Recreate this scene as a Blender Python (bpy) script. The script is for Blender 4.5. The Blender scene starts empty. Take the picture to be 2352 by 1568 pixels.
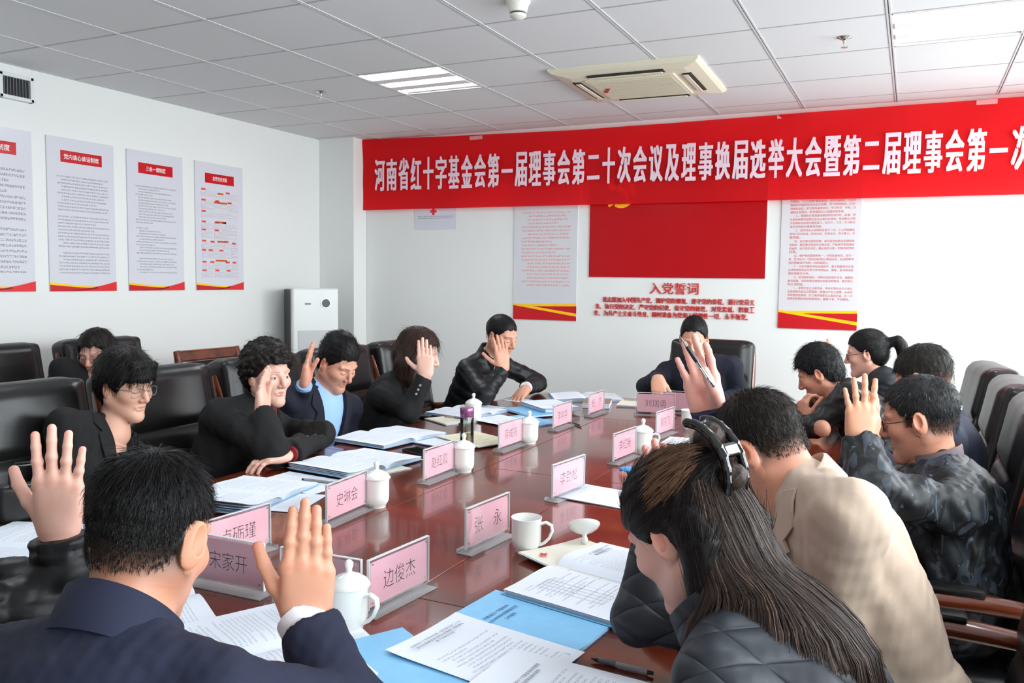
import bpy, bmesh, math, random
import numpy as np
from mathutils import Vector, Matrix, Euler
R = math.radians
random.seed(7); rng = np.random.default_rng(7)
SC = bpy.context.scene
COL = SC.collection

# ---------------------------------------------------------------- camera
CAM_F = 1925.0                       # focal length in pixels of the 2352-wide frame
CAM_LOC = Vector((1.9545, -3.7163, 1.4607))
_yaw, _pit, _rol = R(25.4924), R(-4.2254), R(0.6768)
_fw = Vector((-math.sin(_yaw)*math.cos(_pit), math.cos(_yaw)*math.cos(_pit), math.sin(_pit)))
_rt = Vector((math.cos(_yaw), math.sin(_yaw), 0)); _up = _rt.cross(_fw)
CR = math.cos(_rol)*_rt + math.sin(_rol)*_up
CU = -math.sin(_rol)*_rt + math.cos(_rol)*_up
CF = _fw
cd = bpy.data.cameras.new('camera'); cam = bpy.data.objects.new('camera', cd); COL.objects.link(cam)
cd.sensor_width = 36.0; cd.lens = CAM_F/2352*36.0; cd.clip_start = .05
_m = Matrix((CR, CU, -CF)).transposed().to_4x4(); _m.translation = CAM_LOC
cam.matrix_world = _m
SC.camera = cam
cd.dof.use_dof = False

# ---------------------------------------------------------------- world, daylight, exposure
W = bpy.data.worlds.new('sky'); SC.world = W; W.use_nodes = True
W.node_tree.nodes['Background'].inputs[0].default_value = (.86, .93, 1.0, 1)
W.node_tree.nodes['Background'].inputs[1].default_value = 3.0
def area(name, loc, rot, sx, sy, power, color=(1, 1, 1)):
    l = bpy.data.lights.new(name, 'AREA'); l.shape = 'RECTANGLE'; l.size = sx; l.size_y = sy
    l.energy = power; l.color = color
    o = bpy.data.objects.new(name, l); COL.objects.link(o); o.location = loc; o.rotation_euler = rot
    return o
# daylight entering through the four windows of the right wall
WINDOWS_Y = (-3.5, -1.75, .0, 1.75)
for _wy in WINDOWS_Y:
    area('window_daylight', (3.72, _wy, 1.66), (0, R(66), 0), 1.45, 1.55, 54, (.95, .98, 1.0))
SC.view_settings.view_transform = 'Standard'; SC.view_settings.look = 'None'
SC.view_settings.exposure = 0.52; SC.view_settings.gamma = 1.0
SC.view_settings.use_curve_mapping = False

# ---------------------------------------------------------------- helpers: coordinates
def at(px, py, dep):
    return CAM_LOC + dep*(CF + CR*((px-1176)/CAM_F) + CU*((784-py)/CAM_F))
def onz(px, py, z):
    v = CF + CR*((px-1176)/CAM_F) + CU*((784-py)/CAM_F)
    return CAM_LOC + v*((z-CAM_LOC.z)/v.z)

# ---------------------------------------------------------------- helpers: materials
def lin(c):
    f = lambda v: v/12.92 if v <= .04045 else ((v+.055)/1.055)**2.4
    return (f(c[0]/255), f(c[1]/255), f(c[2]/255), 1)
MATS = {}
def mat(name, col, rough=.5, metal=0, spec=.5, bump=0, bscale=200, var=0, vscale=30, coat=0, trans=0, ior=1.45,
        sss=0, alpha=1, sheen=0, emit=None, estr=0, stretch=None, attr=None):
    if name in MATS: return MATS[name]
    m = bpy.data.materials.new(name); m.use_nodes = True; MATS[name] = m
    nt = m.node_tree; b = nt.nodes['Principled BSDF']; L = nt.links.new
    b.inputs['Base Color'].default_value = lin(col); b.inputs['Roughness'].default_value = rough
    b.inputs['Metallic'].default_value = metal; b.inputs['Specular IOR Level'].default_value = spec
    b.inputs['IOR'].default_value = ior
    if coat: b.inputs['Coat Weight'].default_value = coat; b.inputs['Coat Roughness'].default_value = .06
    if trans: b.inputs['Transmission Weight'].default_value = trans
    if sss:
        b.inputs['Subsurface Weight'].default_value = sss; b.inputs['Subsurface Radius'].default_value = (1, .35, .2)
        b.inputs['Subsurface Scale'].default_value = .006
    if sheen: b.inputs['Sheen Weight'].default_value = sheen
    if emit: b.inputs['Emission Color'].default_value = lin(emit); b.inputs['Emission Strength'].default_value = estr
    co = None
    if bump or var:
        tc = nt.nodes.new('ShaderNodeTexCoord'); co = tc.outputs['Object']
        if stretch:
            mp = nt.nodes.new('ShaderNodeMapping'); mp.inputs['Scale'].default_value = stretch
            L(co, mp.inputs[0]); co = mp.outputs[0]
    src = None
    if attr:
        a = nt.nodes.new('ShaderNodeAttribute'); a.attribute_name = attr; src = a.outputs['Color']
        L(src, b.inputs['Base Color'])
    if var:
        n = nt.nodes.new('ShaderNodeTexNoise'); n.inputs['Scale'].default_value = vscale; n.inputs['Detail'].default_value = 5
        L(co, n.inputs['Vector'])
        h = nt.nodes.new('ShaderNodeHueSaturation'); 
        if src: L(src, h.inputs['Color'])
        else: h.inputs['Color'].default_value = lin(col)
        r = nt.nodes.new('ShaderNodeMapRange'); r.inputs[3].default_value = 1-var; r.inputs[4].default_value = 1+var
        r.inputs[1].default_value = .25; r.inputs[2].default_value = .75
        L(n.outputs['Fac'], r.inputs[0]); L(r.outputs[0], h.inputs['Value']); L(h.outputs[0], b.inputs['Base Color'])
    if bump:
        n = nt.nodes.new('ShaderNodeTexNoise'); n.inputs['Scale'].default_value = bscale; n.inputs['Detail'].default_value = 3
        L(co, n.inputs['Vector'])
        bp = nt.nodes.new('ShaderNodeBump'); bp.inputs['Strength'].default_value = bump; bp.inputs['Distance'].default_value = .002
        L(n.outputs['Fac'], bp.inputs['Height']); L(bp.outputs[0], b.inputs['Normal'])
    return m
def wood(name, c1, c2, rough=.2, coat=.6, scale=6, axis=(1, .06, 1)):
    if name in MATS: return MATS[name]
    m = bpy.data.materials.new(name); m.use_nodes = True; MATS[name] = m
    nt = m.node_tree; b = nt.nodes['Principled BSDF']; L = nt.links.new
    tc = nt.nodes.new('ShaderNodeTexCoord'); mp = nt.nodes.new('ShaderNodeMapping'); mp.inputs['Scale'].default_value = axis
    n = nt.nodes.new('ShaderNodeTexNoise'); n.inputs['Scale'].default_value = scale; n.inputs['Detail'].default_value = 9
    n.inputs['Distortion'].default_value = .6
    cr = nt.nodes.new('ShaderNodeValToRGB'); cr.color_ramp.elements[0].position = .3; cr.color_ramp.elements[1].position = .72
    cr.color_ramp.elements[0].color = lin(c1); cr.color_ramp.elements[1].color = lin(c2)
    L(tc.outputs['Object'], mp.inputs[0]); L(mp.outputs[0], n.inputs['Vector']); L(n.outputs['Fac'], cr.inputs[0])
    L(cr.outputs[0], b.inputs['Base Color'])
    b.inputs['Roughness'].default_value = rough; b.inputs['Coat Weight'].default_value = coat
    b.inputs['Coat Roughness'].default_value = .05
    return m
def printed(name, base, ink, rows=34, cols=26, margin=(.1, .9, .06, .94), strength=.85, rough=.6, para=.25, blank=.12):
    """Paper carrying rows of small print that cannot be read: ink marks in uv space."""
    if name in MATS: return MATS[name]
    m = bpy.data.materials.new(name); m.use_nodes = True; MATS[name] = m
    nt = m.node_tree; b = nt.nodes['Principled BSDF']; L = nt.links.new
    def N(t, **k):
        n = nt.nodes.new(t)
        for a, v in k.items(): setattr(n, a, v)
        return n
    def M(op, a, bb=None):
        n = N('ShaderNodeMath', operation=op)
        for i, q in enumerate((a, bb)):
            if q is None: continue
            if isinstance(q, (int, float)): n.inputs[i].default_value = q
            else: L(q, n.inputs[i])
        return n.outputs[0]
    uv = N('ShaderNodeUVMap'); sp = N('ShaderNodeSeparateXYZ'); L(uv.outputs[0], sp.inputs[0])
    u, v = sp.outputs[0], sp.outputs[1]
    rv = M('MULTIPLY', v, rows); row = M('FLOOR', rv); fr = M('FRACT', rv)
    inrow = M('MULTIPLY', M('GREATER_THAN', fr, .27), M('LESS_THAN', fr, .75))
    wn = N('ShaderNodeTexWhiteNoise', noise_dimensions='1D'); L(row, wn.inputs['W']); rnd = wn.outputs['Value']
    wn2 = N('ShaderNodeTexWhiteNoise', noise_dimensions='1D'); L(M('ADD', row, 77.3), wn2.inputs['W']); rnd2 = wn2.outputs['Value']
    shortrow = M('LESS_THAN', rnd, para)
    end = M('SUBTRACT', margin[1], M('MULTIPLY', shortrow, M('MULTIPLY', rnd2, .55)))
    start = M('ADD', margin[0], M('MULTIPLY', M('LESS_THAN', rnd2, para), 2.2/cols))
    inside = M('MULTIPLY', M('MULTIPLY', M('GREATER_THAN', u, start), M('LESS_THAN', u, end)),
               M('MULTIPLY', M('GREATER_THAN', v, margin[2]), M('LESS_THAN', v, margin[3])))
    notblank = M('GREATER_THAN', wn2.outputs['Value'], blank)
    cx = N('ShaderNodeCombineXYZ'); L(M('MULTIPLY', u, cols*2.6), cx.inputs[0]); L(M('MULTIPLY', rv, 3.2), cx.inputs[1])
    no = N('ShaderNodeTexNoise'); no.inputs['Scale'].default_value = 1.0; no.inputs['Detail'].default_value = 1
    L(cx.outputs[0], no.inputs['Vector'])
    gl = M('GREATER_THAN', no.outputs['Fac'], .47)
    gap = M('GREATER_THAN', M('FRACT', M('MULTIPLY', u, cols)), .13)
    f = M('MULTIPLY', M('MULTIPLY', M('MULTIPLY', inrow, inside), M('MULTIPLY', gl, gap)), M('MULTIPLY', notblank, strength))
    mx = N('ShaderNodeMix', data_type='RGBA'); L(f, mx.inputs[0])
    mx.inputs[6].default_value = lin(base); mx.inputs[7].default_value = lin(ink)
    L(mx.outputs[2], b.inputs['Base Color']); b.inputs['Roughness'].default_value = rough
    b.inputs['Specular IOR Level'].default_value = .3
    return m
def clear(name, tint=(235, 240, 240), gloss=.10, rough=.03):
    """thin clear acrylic / glass: mostly lets light through, reflects a little"""
    if name in MATS: return MATS[name]
    m = bpy.data.materials.new(name); m.use_nodes = True; MATS[name] = m
    nt = m.node_tree; nt.nodes.remove(nt.nodes['Principled BSDF'])
    t = nt.nodes.new('ShaderNodeBsdfTransparent'); t.inputs[0].default_value = lin(tint)
    g = nt.nodes.new('ShaderNodeBsdfGlossy'); g.inputs['Roughness'].default_value = rough
    fr = nt.nodes.new('ShaderNodeFresnel'); fr.inputs[0].default_value = 1.49
    ad = nt.nodes.new('ShaderNodeMath'); ad.operation = 'MULTIPLY'; ad.inputs[1].default_value = gloss*10
    mx = nt.nodes.new('ShaderNodeMixShader')
    nt.links.new(fr.outputs[0], ad.inputs[0]); nt.links.new(ad.outputs[0], mx.inputs[0])
    nt.links.new(t.outputs[0], mx.inputs[1]); nt.links.new(g.outputs[0], mx.inputs[2])
    nt.links.new(mx.outputs[0], nt.nodes['Material Output'].inputs[0])
    return m

# ---------------------------------------------------------------- helpers: objects
def tag(o, label=None, cat=None, group=None, kind=None):
    if label: o['label'] = label
    if cat: o['category'] = cat
    if group: o['group'] = group
    if kind: o['kind'] = kind
    return o
def empty(name, loc=(0, 0, 0), rz=0, label=None, cat=None, group=None):
    o = bpy.data.objects.new(name, None); COL.objects.link(o); o.empty_display_size = .05
    o.location = loc; o.rotation_euler = (0, 0, rz)
    return tag(o, label, cat, group)
def link(name, me, m=None, parent=None, loc=None, rot=None, smooth=False):
    o = bpy.data.objects.new(name, me); COL.objects.link(o)
    if m is not None and not me.materials: me.materials.append(m)
    if parent: o.parent = parent
    if loc is not None: o.location = loc
    if rot is not None: o.rotation_euler = rot
    if smooth: me.shade_smooth()
    return o
def dup(root, loc=None, rz=None, label=None, group=None):
    def cp(o, par):
        c = o.copy(); COL.objects.link(c); c.parent = par
        for ch in list(kids.get(o.name, [])): cp(ch, c)
        return c
    kids = {}
    for o in list(COL.objects):
        if o.parent: kids.setdefault(o.parent.name, []).append(o)
    r = cp(root, None)
    if loc is not None: r.location = loc
    if rz is not None: r.rotation_euler = (0, 0, rz)
    if label: r['label'] = label
    if group: r['group'] = group
    return r
class MB:
    """collects simple shapes into one bmesh"""
    def __init__(s): s.bm = bmesh.new()
    def box(s, c, d, bev=0, seg=2, rot=None):
        g = bmesh.ops.create_cube(s.bm, size=1.0); vs = g['verts']
        bmesh.ops.scale(s.bm, verts=vs, vec=d)
        if bev:
            es = list({e for v in vs for e in v.link_edges})
            r = bmesh.ops.bevel(s.bm, geom=es, offset=bev, segments=seg, affect='EDGES', profile=.5)
            vs = list({v for f in r['faces'] for v in f.verts} | {v for v in vs if v.is_valid})
            seen = set(vs); st = list(vs)
            while st:
                v = st.pop()
                for e in v.link_edges:
                    w = e.other_vert(v)
                    if w not in seen: seen.add(w); st.append(w)
            vs = list(seen)
        if rot is not None: bmesh.ops.rotate(s.bm, verts=vs, cent=(0, 0, 0), matrix=rot)
        bmesh.ops.translate(s.bm, verts=vs, vec=c)
        return s
    def lathe(s, prof, n=24, c=(0, 0, 0), cap=False):
        rings = []
        for r, z in prof:
            if r < 1e-6: rings.append([s.bm.verts.new((c[0], c[1], c[2]+z))])
            else: rings.append([s.bm.verts.new((c[0]+r*math.cos(2*math.pi*i/n), c[1]+r*math.sin(2*math.pi*i/n), c[2]+z)) for i in range(n)])
        for a, b in zip(rings, rings[1:]):
            for i in range(n):
                j = (i+1) % n
                if len(a) == 1 and len(b) == 1: break
                if len(a) == 1: s.bm.faces.new((a[0], b[j], b[i]))
                elif len(b) == 1: s.bm.faces.new((a[i], a[j], b[0]))
                else: s.bm.faces.new((a[i], a[j], b[j], b[i]))
        return s
    def tube(s, pts, rad, n=8, cap=True, flat=1.0, nrm=None):
        pts = [Vector(p) for p in pts]; k = len(pts)
        rad = rad if hasattr(rad, '__len__') else [rad]*k
        prev = None; rings = []
        for i, p in enumerate(pts):
            t = (pts[min(i+1, k-1)]-pts[max(i-1, 0)]).normalized()
            if prev is None:
                a = Vector(nrm) if nrm is not None else (Vector((0, 0, 1)) if abs(t.z) < .9 else Vector((1, 0, 0)))
            else: a = prev
            u = (a-t*a.dot(t)).normalized(); w = t.cross(u); prev = u
            rings.append([s.bm.verts.new(p+(u*math.cos(2*math.pi*q/n)+w*(math.sin(2*math.pi*q/n)*flat))*rad[i]) for q in range(n)])
        for a, b in zip(rings, rings[1:]):
            for i in range(n): s.bm.faces.new((a[i], a[(i+1) % n], b[(i+1) % n], b[i]))
        if cap: s.bm.faces.new(rings[0][::-1]); s.bm.faces.new(rings[-1])
        return s
    def prism(s, poly, z0, z1):
        a = [s.bm.verts.new((x, y, z0)) for x, y in poly]; b = [s.bm.verts.new((x, y, z1)) for x, y in poly]
        s.bm.faces.new(a[::-1]); s.bm.faces.new(b); n = len(poly)
        for i in range(n): s.bm.faces.new((a[i], a[(i+1) % n], b[(i+1) % n], b[i]))
        return s
    def quad(s, *p):
        s.bm.faces.new([s.bm.verts.new(q) for q in p]); return s
    def mesh(s, name='mesh', smooth=False, angle=None):
        me = bpy.data.meshes.new(name); bmesh.ops.recalc_face_normals(s.bm, faces=s.bm.faces[:]); s.bm.to_mesh(me); s.bm.free()
        if smooth:
            me.shade_smooth()
            if angle: me.set_sharp_from_angle(angle=R(angle))
        return me
    def build(s, name, m, parent=None, smooth=False, angle=40, loc=None, rot=None):
        return link(name, s.mesh(name, smooth, angle), m, parent, loc, rot)
def gridmesh(name, fn, nu, nv, thick=0, uv=True):
    """surface fn(u,v)->xyz as a mesh with uv; thick adds a lower copy and rim"""
    P = np.array([[fn(i/nu, j/nv) for i in range(nu+1)] for j in range(nv+1)], float)
    n = (nu+1)*(nv+1); V = P.reshape(-1, 3); idx = lambda i, j: j*(nu+1)+i
    F = [(idx(i, j), idx(i+1, j), idx(i+1, j+1), idx(i, j+1)) for j in range(nv) for i in range(nu)]
    if thick:
        V = np.vstack([V, V-np.array([0, 0, thick])])
        F += [tuple(a+n for a in f[::-1]) for f in F]
        bd = [idx(i, 0) for i in range(nu+1)]+[idx(nu, j) for j in range(1, nv+1)]+[idx(i, nv) for i in range(nu-1, -1, -1)]+[idx(0, j) for j in range(nv-1, 0, -1)]
        for a, b in zip(bd, bd[1:]+bd[:1]): F.append((b, a, a+n, b+n))
    me = bpy.data.meshes.new(name); me.from_pydata(V.tolist(), [], F)
    if uv:
        ul = me.uv_layers.new(name='UVMap')
        k = np.zeros(len(me.loops), np.int32); me.loops.foreach_get('vertex_index', k); k %= n
        U = np.stack([(k % (nu+1))/nu, (k//(nu+1))/nv], 1).astype(np.float32)
        ul.data.foreach_set('uv', U.ravel())
    me.shade_smooth(); me.set_sharp_from_angle(angle=R(50))
    return me
def text_mesh(body, w=None, h=None, offset=0, extrude=0, align='LEFT', space=1.0, line=1.0, res=2):
    """built-in font to a flat mesh in xy, scaled to width w (and height h), lower-left at origin"""
    cu = bpy.data.curves.new('text', 'FONT'); cu.body = body; cu.size = 1; cu.offset = offset; cu.extrude = extrude
    cu.align_x = align; cu.space_character = space; cu.space_line = line; cu.resolution_u = res; cu.fill_mode = 'FRONT' if not extrude else 'BOTH'
    o = bpy.data.objects.new('text', cu); COL.objects.link(o)
    dg = bpy.context.evaluated_depsgraph_get()
    me = bpy.data.meshes.new_from_object(o.evaluated_get(dg))
    bpy.data.objects.remove(o); bpy.data.curves.remove(cu)
    n = len(me.vertices); co = np.zeros(n*3, np.float32); me.vertices.foreach_get('co', co); co = co.reshape(-1, 3)
    lo, hi = co.min(0), co.max(0); co[:, :2] -= lo[:2]
    sx = w/(hi[0]-lo[0]) if w else 1; sy = h/(hi[1]-lo[1]) if h else sx
    if not w: sx = sy
    co[:, 0] *= sx; co[:, 1] *= sy
    me.vertices.foreach_set('co', co.ravel()); me.update()
    return me, (hi[0]-lo[0])*sx, (hi[1]-lo[1])*sy
def frame(o, org, xd, yd):
    """place object with local x along xd, local y along yd"""
    x = Vector(xd).normalized(); y = Vector(yd).normalized(); z = x.cross(y)
    m = Matrix((x, y, z)).transposed().to_4x4(); m.translation = Vector(org)
    o.matrix_basis = m
    return o
# ================================================================ ROOM SHELL
XL, XR, YB, YF, ZC = -2.95, 3.62, 2.66, -5.2, 2.70
wall_m = mat('wall_paint', (232, 233, 231), .85, bump=.08, bscale=90)
ceil_m = mat('ceiling_tile', (222, 222, 224), .9, bump=.25, bscale=420)
rail_m = mat('ceiling_rail', (205, 207, 208), .5)
slot_m = mat('rail_slot', (120, 112, 112), .6)
floor_m = mat('floor_tile', (168, 160, 148), .25, var=.05, vscale=3)
def struct(o): return tag(o, kind='structure')
fl = struct(MB().box((0, 0, -.05), (1, 1, .1)).build('floor', floor_m)); fl.location = ((XL+XR)/2, (YB+YF)/2, 0); fl.scale = (XR-XL+.4, YB-YF+.4, 1)
struct(MB().box((XL-.1, (YB+YF)/2, 1.4), (.2, YB-YF+.4, 2.8)).build('wall_left', wall_m))
struct(MB().box(((XL+XR)/2, YB+.1, 1.4), (XR-XL, .2, 2.8)).build('wall_back', wall_m))
struct(MB().box(((XL+XR)/2, YF-.1, 1.4), (XR-XL, .2, 2.8)).build('wall_front', wall_m))
struct(MB().box((-2.76, 2.562, 1.4), (.38, .19, 2.8), .004).build('wall_corner_pillar', wall_m))
# right wall with three window openings
mb = MB(); zs0, zs1 = .82, 2.42
mb.box((XR+.1, (YB+YF)/2, zs0/2), (.2, YB-YF+.4, zs0)); mb.box((XR+.1, (YB+YF)/2, (zs1+2.8)/2), (.2, YB-YF+.4, 2.8-zs1))
ed = [YF-.2]+[q for wy in WINDOWS_Y for q in (wy-.8, wy+.8)]+[YB+.2]
for a, b in zip(ed[::2], ed[1::2]): mb.box((XR+.1, (a+b)/2, (zs0+zs1)/2), (.2, b-a, zs1-zs0))
struct(mb.build('wall_right', wall_m))
white_pl = mat('white_upvc', (236, 238, 238), .35)
pane_m = clear('window_glass', (240, 245, 245), .08)
for i, wy in enumerate(WINDOWS_Y):
    w = struct(empty('window_%d' % (i+1), (XR+.11, wy, zs0)))
    f = MB()
    for y in (-.77, 0, .77): f.box((0, y, .8), (.06, .06, 1.6), .004)
    for z in (.03, 1.57): f.box((0, 0, z), (.06, 1.6, .06), .004)
    f.build('window_frame', white_pl, w)
    for s in (-1, 1): MB().box((.0, s*.385, .8), (.006, .71, 1.5)).build('pane', pane_m, w)
    MB().box((-.1, 0, -.015), (.2, 1.66, .03), .006).build('window_sill', wall_m, w)
for nm, c, d in (('baseboard_left', (XL+.006, (YB+YF)/2, .05), (.012, YB-YF, .1)), ('baseboard_back', ((XL+XR)/2+.18, YB-.006, .05), (XR-XL-.4, .012, .1)),
                 ('baseboard_right', (XR-.006, (YB+YF)/2, .05), (.012, YB-YF, .1))):
    struct(MB().box(c, d, .003).build(nm, mat('baseboard', (150, 145, 138), .5)))
# ceiling: grid of lay-in tiles on T rails, indices as counted from the camera's own row
ce = struct(MB().box(((XL+XR)/2, (YB+YF)/2, ZC+.11), (XR-XL+.4, YB-YF+.4, .1)).build('ceiling', wall_m))
LIGHT_CELLS = [(-2, 1), (3, 1), (-2, -3), (3, -3)]
AC_C = (.382, 1.382)
xs = [.6*i for i in range(-4, 6)]; ys = [.6*j for j in range(-8, 5)]
xe = [XL]+xs+[XR]; ye = [YF]+ys+[YB]
tile_cache = {}
for a, b in zip(xe, xe[1:]):
    for c, d in zip(ye, ye[1:]):
        ix, iy = round(a/.6), round(c/.6)
        if b-a > .59 and d-c > .59 and (ix, iy) in LIGHT_CELLS: continue
        key = (round(b-a, 3), round(d-c, 3))
        if key not in tile_cache:
            tile_cache[key] = MB().box((0, 0, 0), (key[0]-.012, key[1]-.012, .016), .003, 1).mesh('tile')
            tile_cache[key].materials.append(ceil_m)
        link('tile', tile_cache[key], None, ce, ((a+b)/2, (c+d)/2, ZC+.008))
for x in xs:
    for s in (-1, 1): MB().box((x+s*.0068, (YB+YF)/2, ZC+.0015), (.0078, YB-YF, .009)).build('rail', rail_m, ce)
    MB().box((x, (YB+YF)/2, ZC+.006), (.012, YB-YF, .004)).build('rail_groove', slot_m, ce)
for y in ys: MB().box(((XL+XR)/2, y, ZC+.003), (XR-XL, .011, .008)).build('cross_rail', mat('cross_rail', (176, 177, 178), .5), ce)
MB().box((XL+.01, (YB+YF)/2, ZC+.002), (.02, YB-YF, .006)).build('edge_trim', rail_m, ce)
MB().box(((XL+XR)/2, YB-.01, ZC+.002), (XR-XL, .02, .006)).build('edge_trim', rail_m, ce)

# ---------------------------------------------------------------- ceiling lights
lamp_white = mat('lamp_housing', (238, 238, 238), .35)
reflector = mat('lamp_reflector', (200, 205, 208), .3)
tube_m = mat('fluorescent_tube', (255, 255, 255), .4, emit=(244, 250, 255), estr=40)
LAMP_LAB = {0: 'recessed ceiling light with three lit tubes between the poster wall and the air conditioner', 1: 'recessed ceiling light with three lit tubes above the pony-tailed woman',
            2: 'recessed ceiling light with three lit tubes over the handbag, on the poster wall side', 3: 'recessed ceiling light with three lit tubes above the man in the beige blazer'}
for k, (ix, iy) in enumerate(LIGHT_CELLS):
    cx, cy = ix*.6+.3, iy*.6+.3
    r = empty('ceiling_light', (cx, cy, ZC), 0, LAMP_LAB[k], 'ceiling light', 'recessed tube lights in the ceiling')
    f = MB(); f.box((0, 0, .055), (.584, .584, .008))
    for s in (-1, 1):
        f.box((s*.288, 0, .028), (.012, .588, .058)); f.box((0, s*.288, .028), (.588, .012, .058))
    for s in (-1, 1): f.box((0, s*.098, .004), (.57, .095, .02), .006)
    f.build('housing', lamp_white, r)
    for q in (-1, 0, 1):
        mbr = MB()
        for i in range(8):
            a0, a1 = math.pi*i/8, math.pi*(i+1)/8
            mbr.quad((-.28, q*.195+.054*math.cos(a0), .005+.045*math.sin(a0)), (.28, q*.195+.054*math.cos(a0), .005+.045*math.sin(a0)),
                     (.28, q*.195+.054*math.cos(a1), .005+.045*math.sin(a1)), (-.28, q*.195+.054*math.cos(a1), .005+.045*math.sin(a1)))
        mbr.build('reflector', reflector, r, True)
        MB().tube([(-.262, q*.195, .022), (.262, q*.195, .022)], .0155, 12).build('tube', tube_m, r, True)
        for s in (-1, 1): MB().tube([(s*.262, q*.195, .022), (s*.283, q*.195, .022)], .017, 10).build('tube_cap', lamp_white, r, True)
# ---------------------------------------------------------------- cassette air conditioner
acm = mat('ac_cream', (226, 220, 198), .4); acd = mat('ac_dark', (38, 36, 32), .6)
ac = empty('ceiling_air_conditioner', (AC_C[0], AC_C[1], ZC), R(1.5), 'square cream cassette air conditioner set into the ceiling tiles', 'air conditioner')
HW = .445
p = MB()
ring = [(HW, 0), (HW, -.012), (HW-.02, -.026), (HW-.1, -.040), (.27, -.042)]
vs = []
for (h, z) in ring: vs.append([p.bm.verts.new((sx*h, sy*h, z)) for sx, sy in ((-1, -1), (1, -1), (1, 1), (-1, 1))])
for a, b in zip(vs, vs[1:]):
    for i in range(4): p.bm.faces.new((a[i], a[(i+1) % 4], b[(i+1) % 4], b[i]))
p.bm.faces.new(vs[-1])
p.build('panel', acm, ac)
g = MB(); g.box((0, 0, -.046), (.54, .54, .01), .004); gr = g.build('grille', acm, ac)
for i in range(26): MB().box((0, -.235+i*.0188, -.053), (.50, .0085, .006)).build('slat', acm, gr)
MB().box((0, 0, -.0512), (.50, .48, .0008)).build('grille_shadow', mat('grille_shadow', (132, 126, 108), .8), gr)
for ang in range(4):
    rm = Matrix.Rotation(ang*math.pi/2, 3, 'Z')
    MB().box(rm @ Vector((0, -.335, -.0415)), (.46 if ang % 2 == 0 else .055, .055 if ang % 2 == 0 else .46, .008), .003, rot=None).build('air_outlet', acd, ac)
    MB().box(rm @ Vector((0, -.328, -.05)), (.44 if ang % 2 == 0 else .028, .028 if ang % 2 == 0 else .44, .006), .002).build('louvre', acm, ac)
MB().box((-.205, -.03, -.0575), (.022, .11, .004), .001, rot=Matrix.Rotation(R(25), 3, 'Z')).build('sticker', mat('red_sticker', (190, 40, 50), .5), gr)
# ---------------------------------------------------------------- sprinklers, detector, vent
chrome = mat('chrome', (205, 205, 200), .18, metal=1)
for (x, y), lab in (((-1.677, .883), 'chrome pendant sprinkler in the ceiling, between the poster wall and a lit lamp'), ((1.589, .908), 'chrome pendant sprinkler in the ceiling tile between the lamp and the air conditioner')):
    s = empty('fire_sprinkler', (x, y, ZC), 0, lab, 'sprinkler', 'ceiling sprinklers')
    MB().lathe([(0, 0), (.034, 0), (.036, -.003), (.03, -.007), (.016, -.012), (.012, -.018), (0, -.018)], 20).build('escutcheon', chrome, s, True)
    MB().lathe([(.009, -.016), (.007, -.03), (.004, -.035), (.004, -.05), (0, -.05)], 10).build('body', chrome, s, True)
    MB().lathe([(0, -.049), (.016, -.05), (.017, -.0525), (0, -.054)], 16).build('deflector', chrome, s, True)
s = empty('smoke_detector', (.31, -.245, ZC), 0, 'white conical smoke detector on the ceiling', 'smoke detector')
MB().lathe([(0, 0), (.055, 0), (.055, -.01), (.048, -.016), (.04, -.05), (.034, -.052), (.034, -.058), (.038, -.06), (.036, -.07), (.022, -.078), (0, -.08)], 28).build('body', mat('detector_plastic', (232, 230, 222), .4), s, True)
MB().lathe([(.0345, -.052), (.0355, -.055), (.0345, -.058)], 28).build('slot_ring', mat('detector_slot', (70, 66, 64), .6), s, True)
v = empty('wall_vent', (XL, -.4, 2.568), 0, 'small white wall vent with dark slats under the ceiling', 'vent')
f = MB()
for sy in (-1, 1): f.box((.02, sy*.096, 0), (.04, .022, .15), .004); 
for sz in (-1, 1): f.box((.02, 0, sz*.064), (.04, .214, .022), .004)
f.build('frame', mat('vent_white', (222, 226, 226), .45), v)
MB().box((.004, 0, 0), (.006, .18, .11)).build('cavity', mat('vent_dark', (46, 46, 48), .8), v)
for i in range(9): MB().box((.02, -.076+i*.019, 0), (.03, .0035, .108), rot=None).build('slat', mat('vent_slat', (118, 120, 122), .5), v)

# ================================================================ WALL GRAPHICS
red_p = mat('poster_red', (198, 20, 30), .3); yel_p = mat('poster_yellow', (250, 200, 24), .25); white_ink = mat('white_ink', (245, 240, 240), .4)
dark_red = mat('poster_dark_red', (120, 22, 20), .25)
def poster(name, org, xd, w, h, base_m, label, group, thick=.008, bend=False):
    """board hanging on a wall; local x to the right, y up, z out of the wall; origin at lower left"""
    r = empty(name, (0, 0, 0), 0, label, 'poster', group); frame(r, org, xd, (0, 0, 1))
    MB().box((w/2, h/2, thick/2), (w, h, thick), .0015, 1).build('board', mat('board_edge', (214, 214, 220), .3), r)
    b = link('print', gridmesh('print', lambda u, v: ((u*.994+.003)*w, (v*.994+.003)*h, thick+.0004), 1, 1), base_m, r)
    return r
def poly(parent, pts, m, name, z=.0092):
    mb = MB(); mb.bm.faces.new([mb.bm.verts.new((x, y, z)) for x, y in pts]); return mb.build(name, m, parent)
def sub_text(parent, body, x, y, w, h, m, name='lettering', z=.0104, offset=0, **k):
    me, tw, th = text_mesh(body, w, h, offset, **k); me.materials.append(m)
    o = link(name, me, None, parent, (x, y, z)); return o
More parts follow.
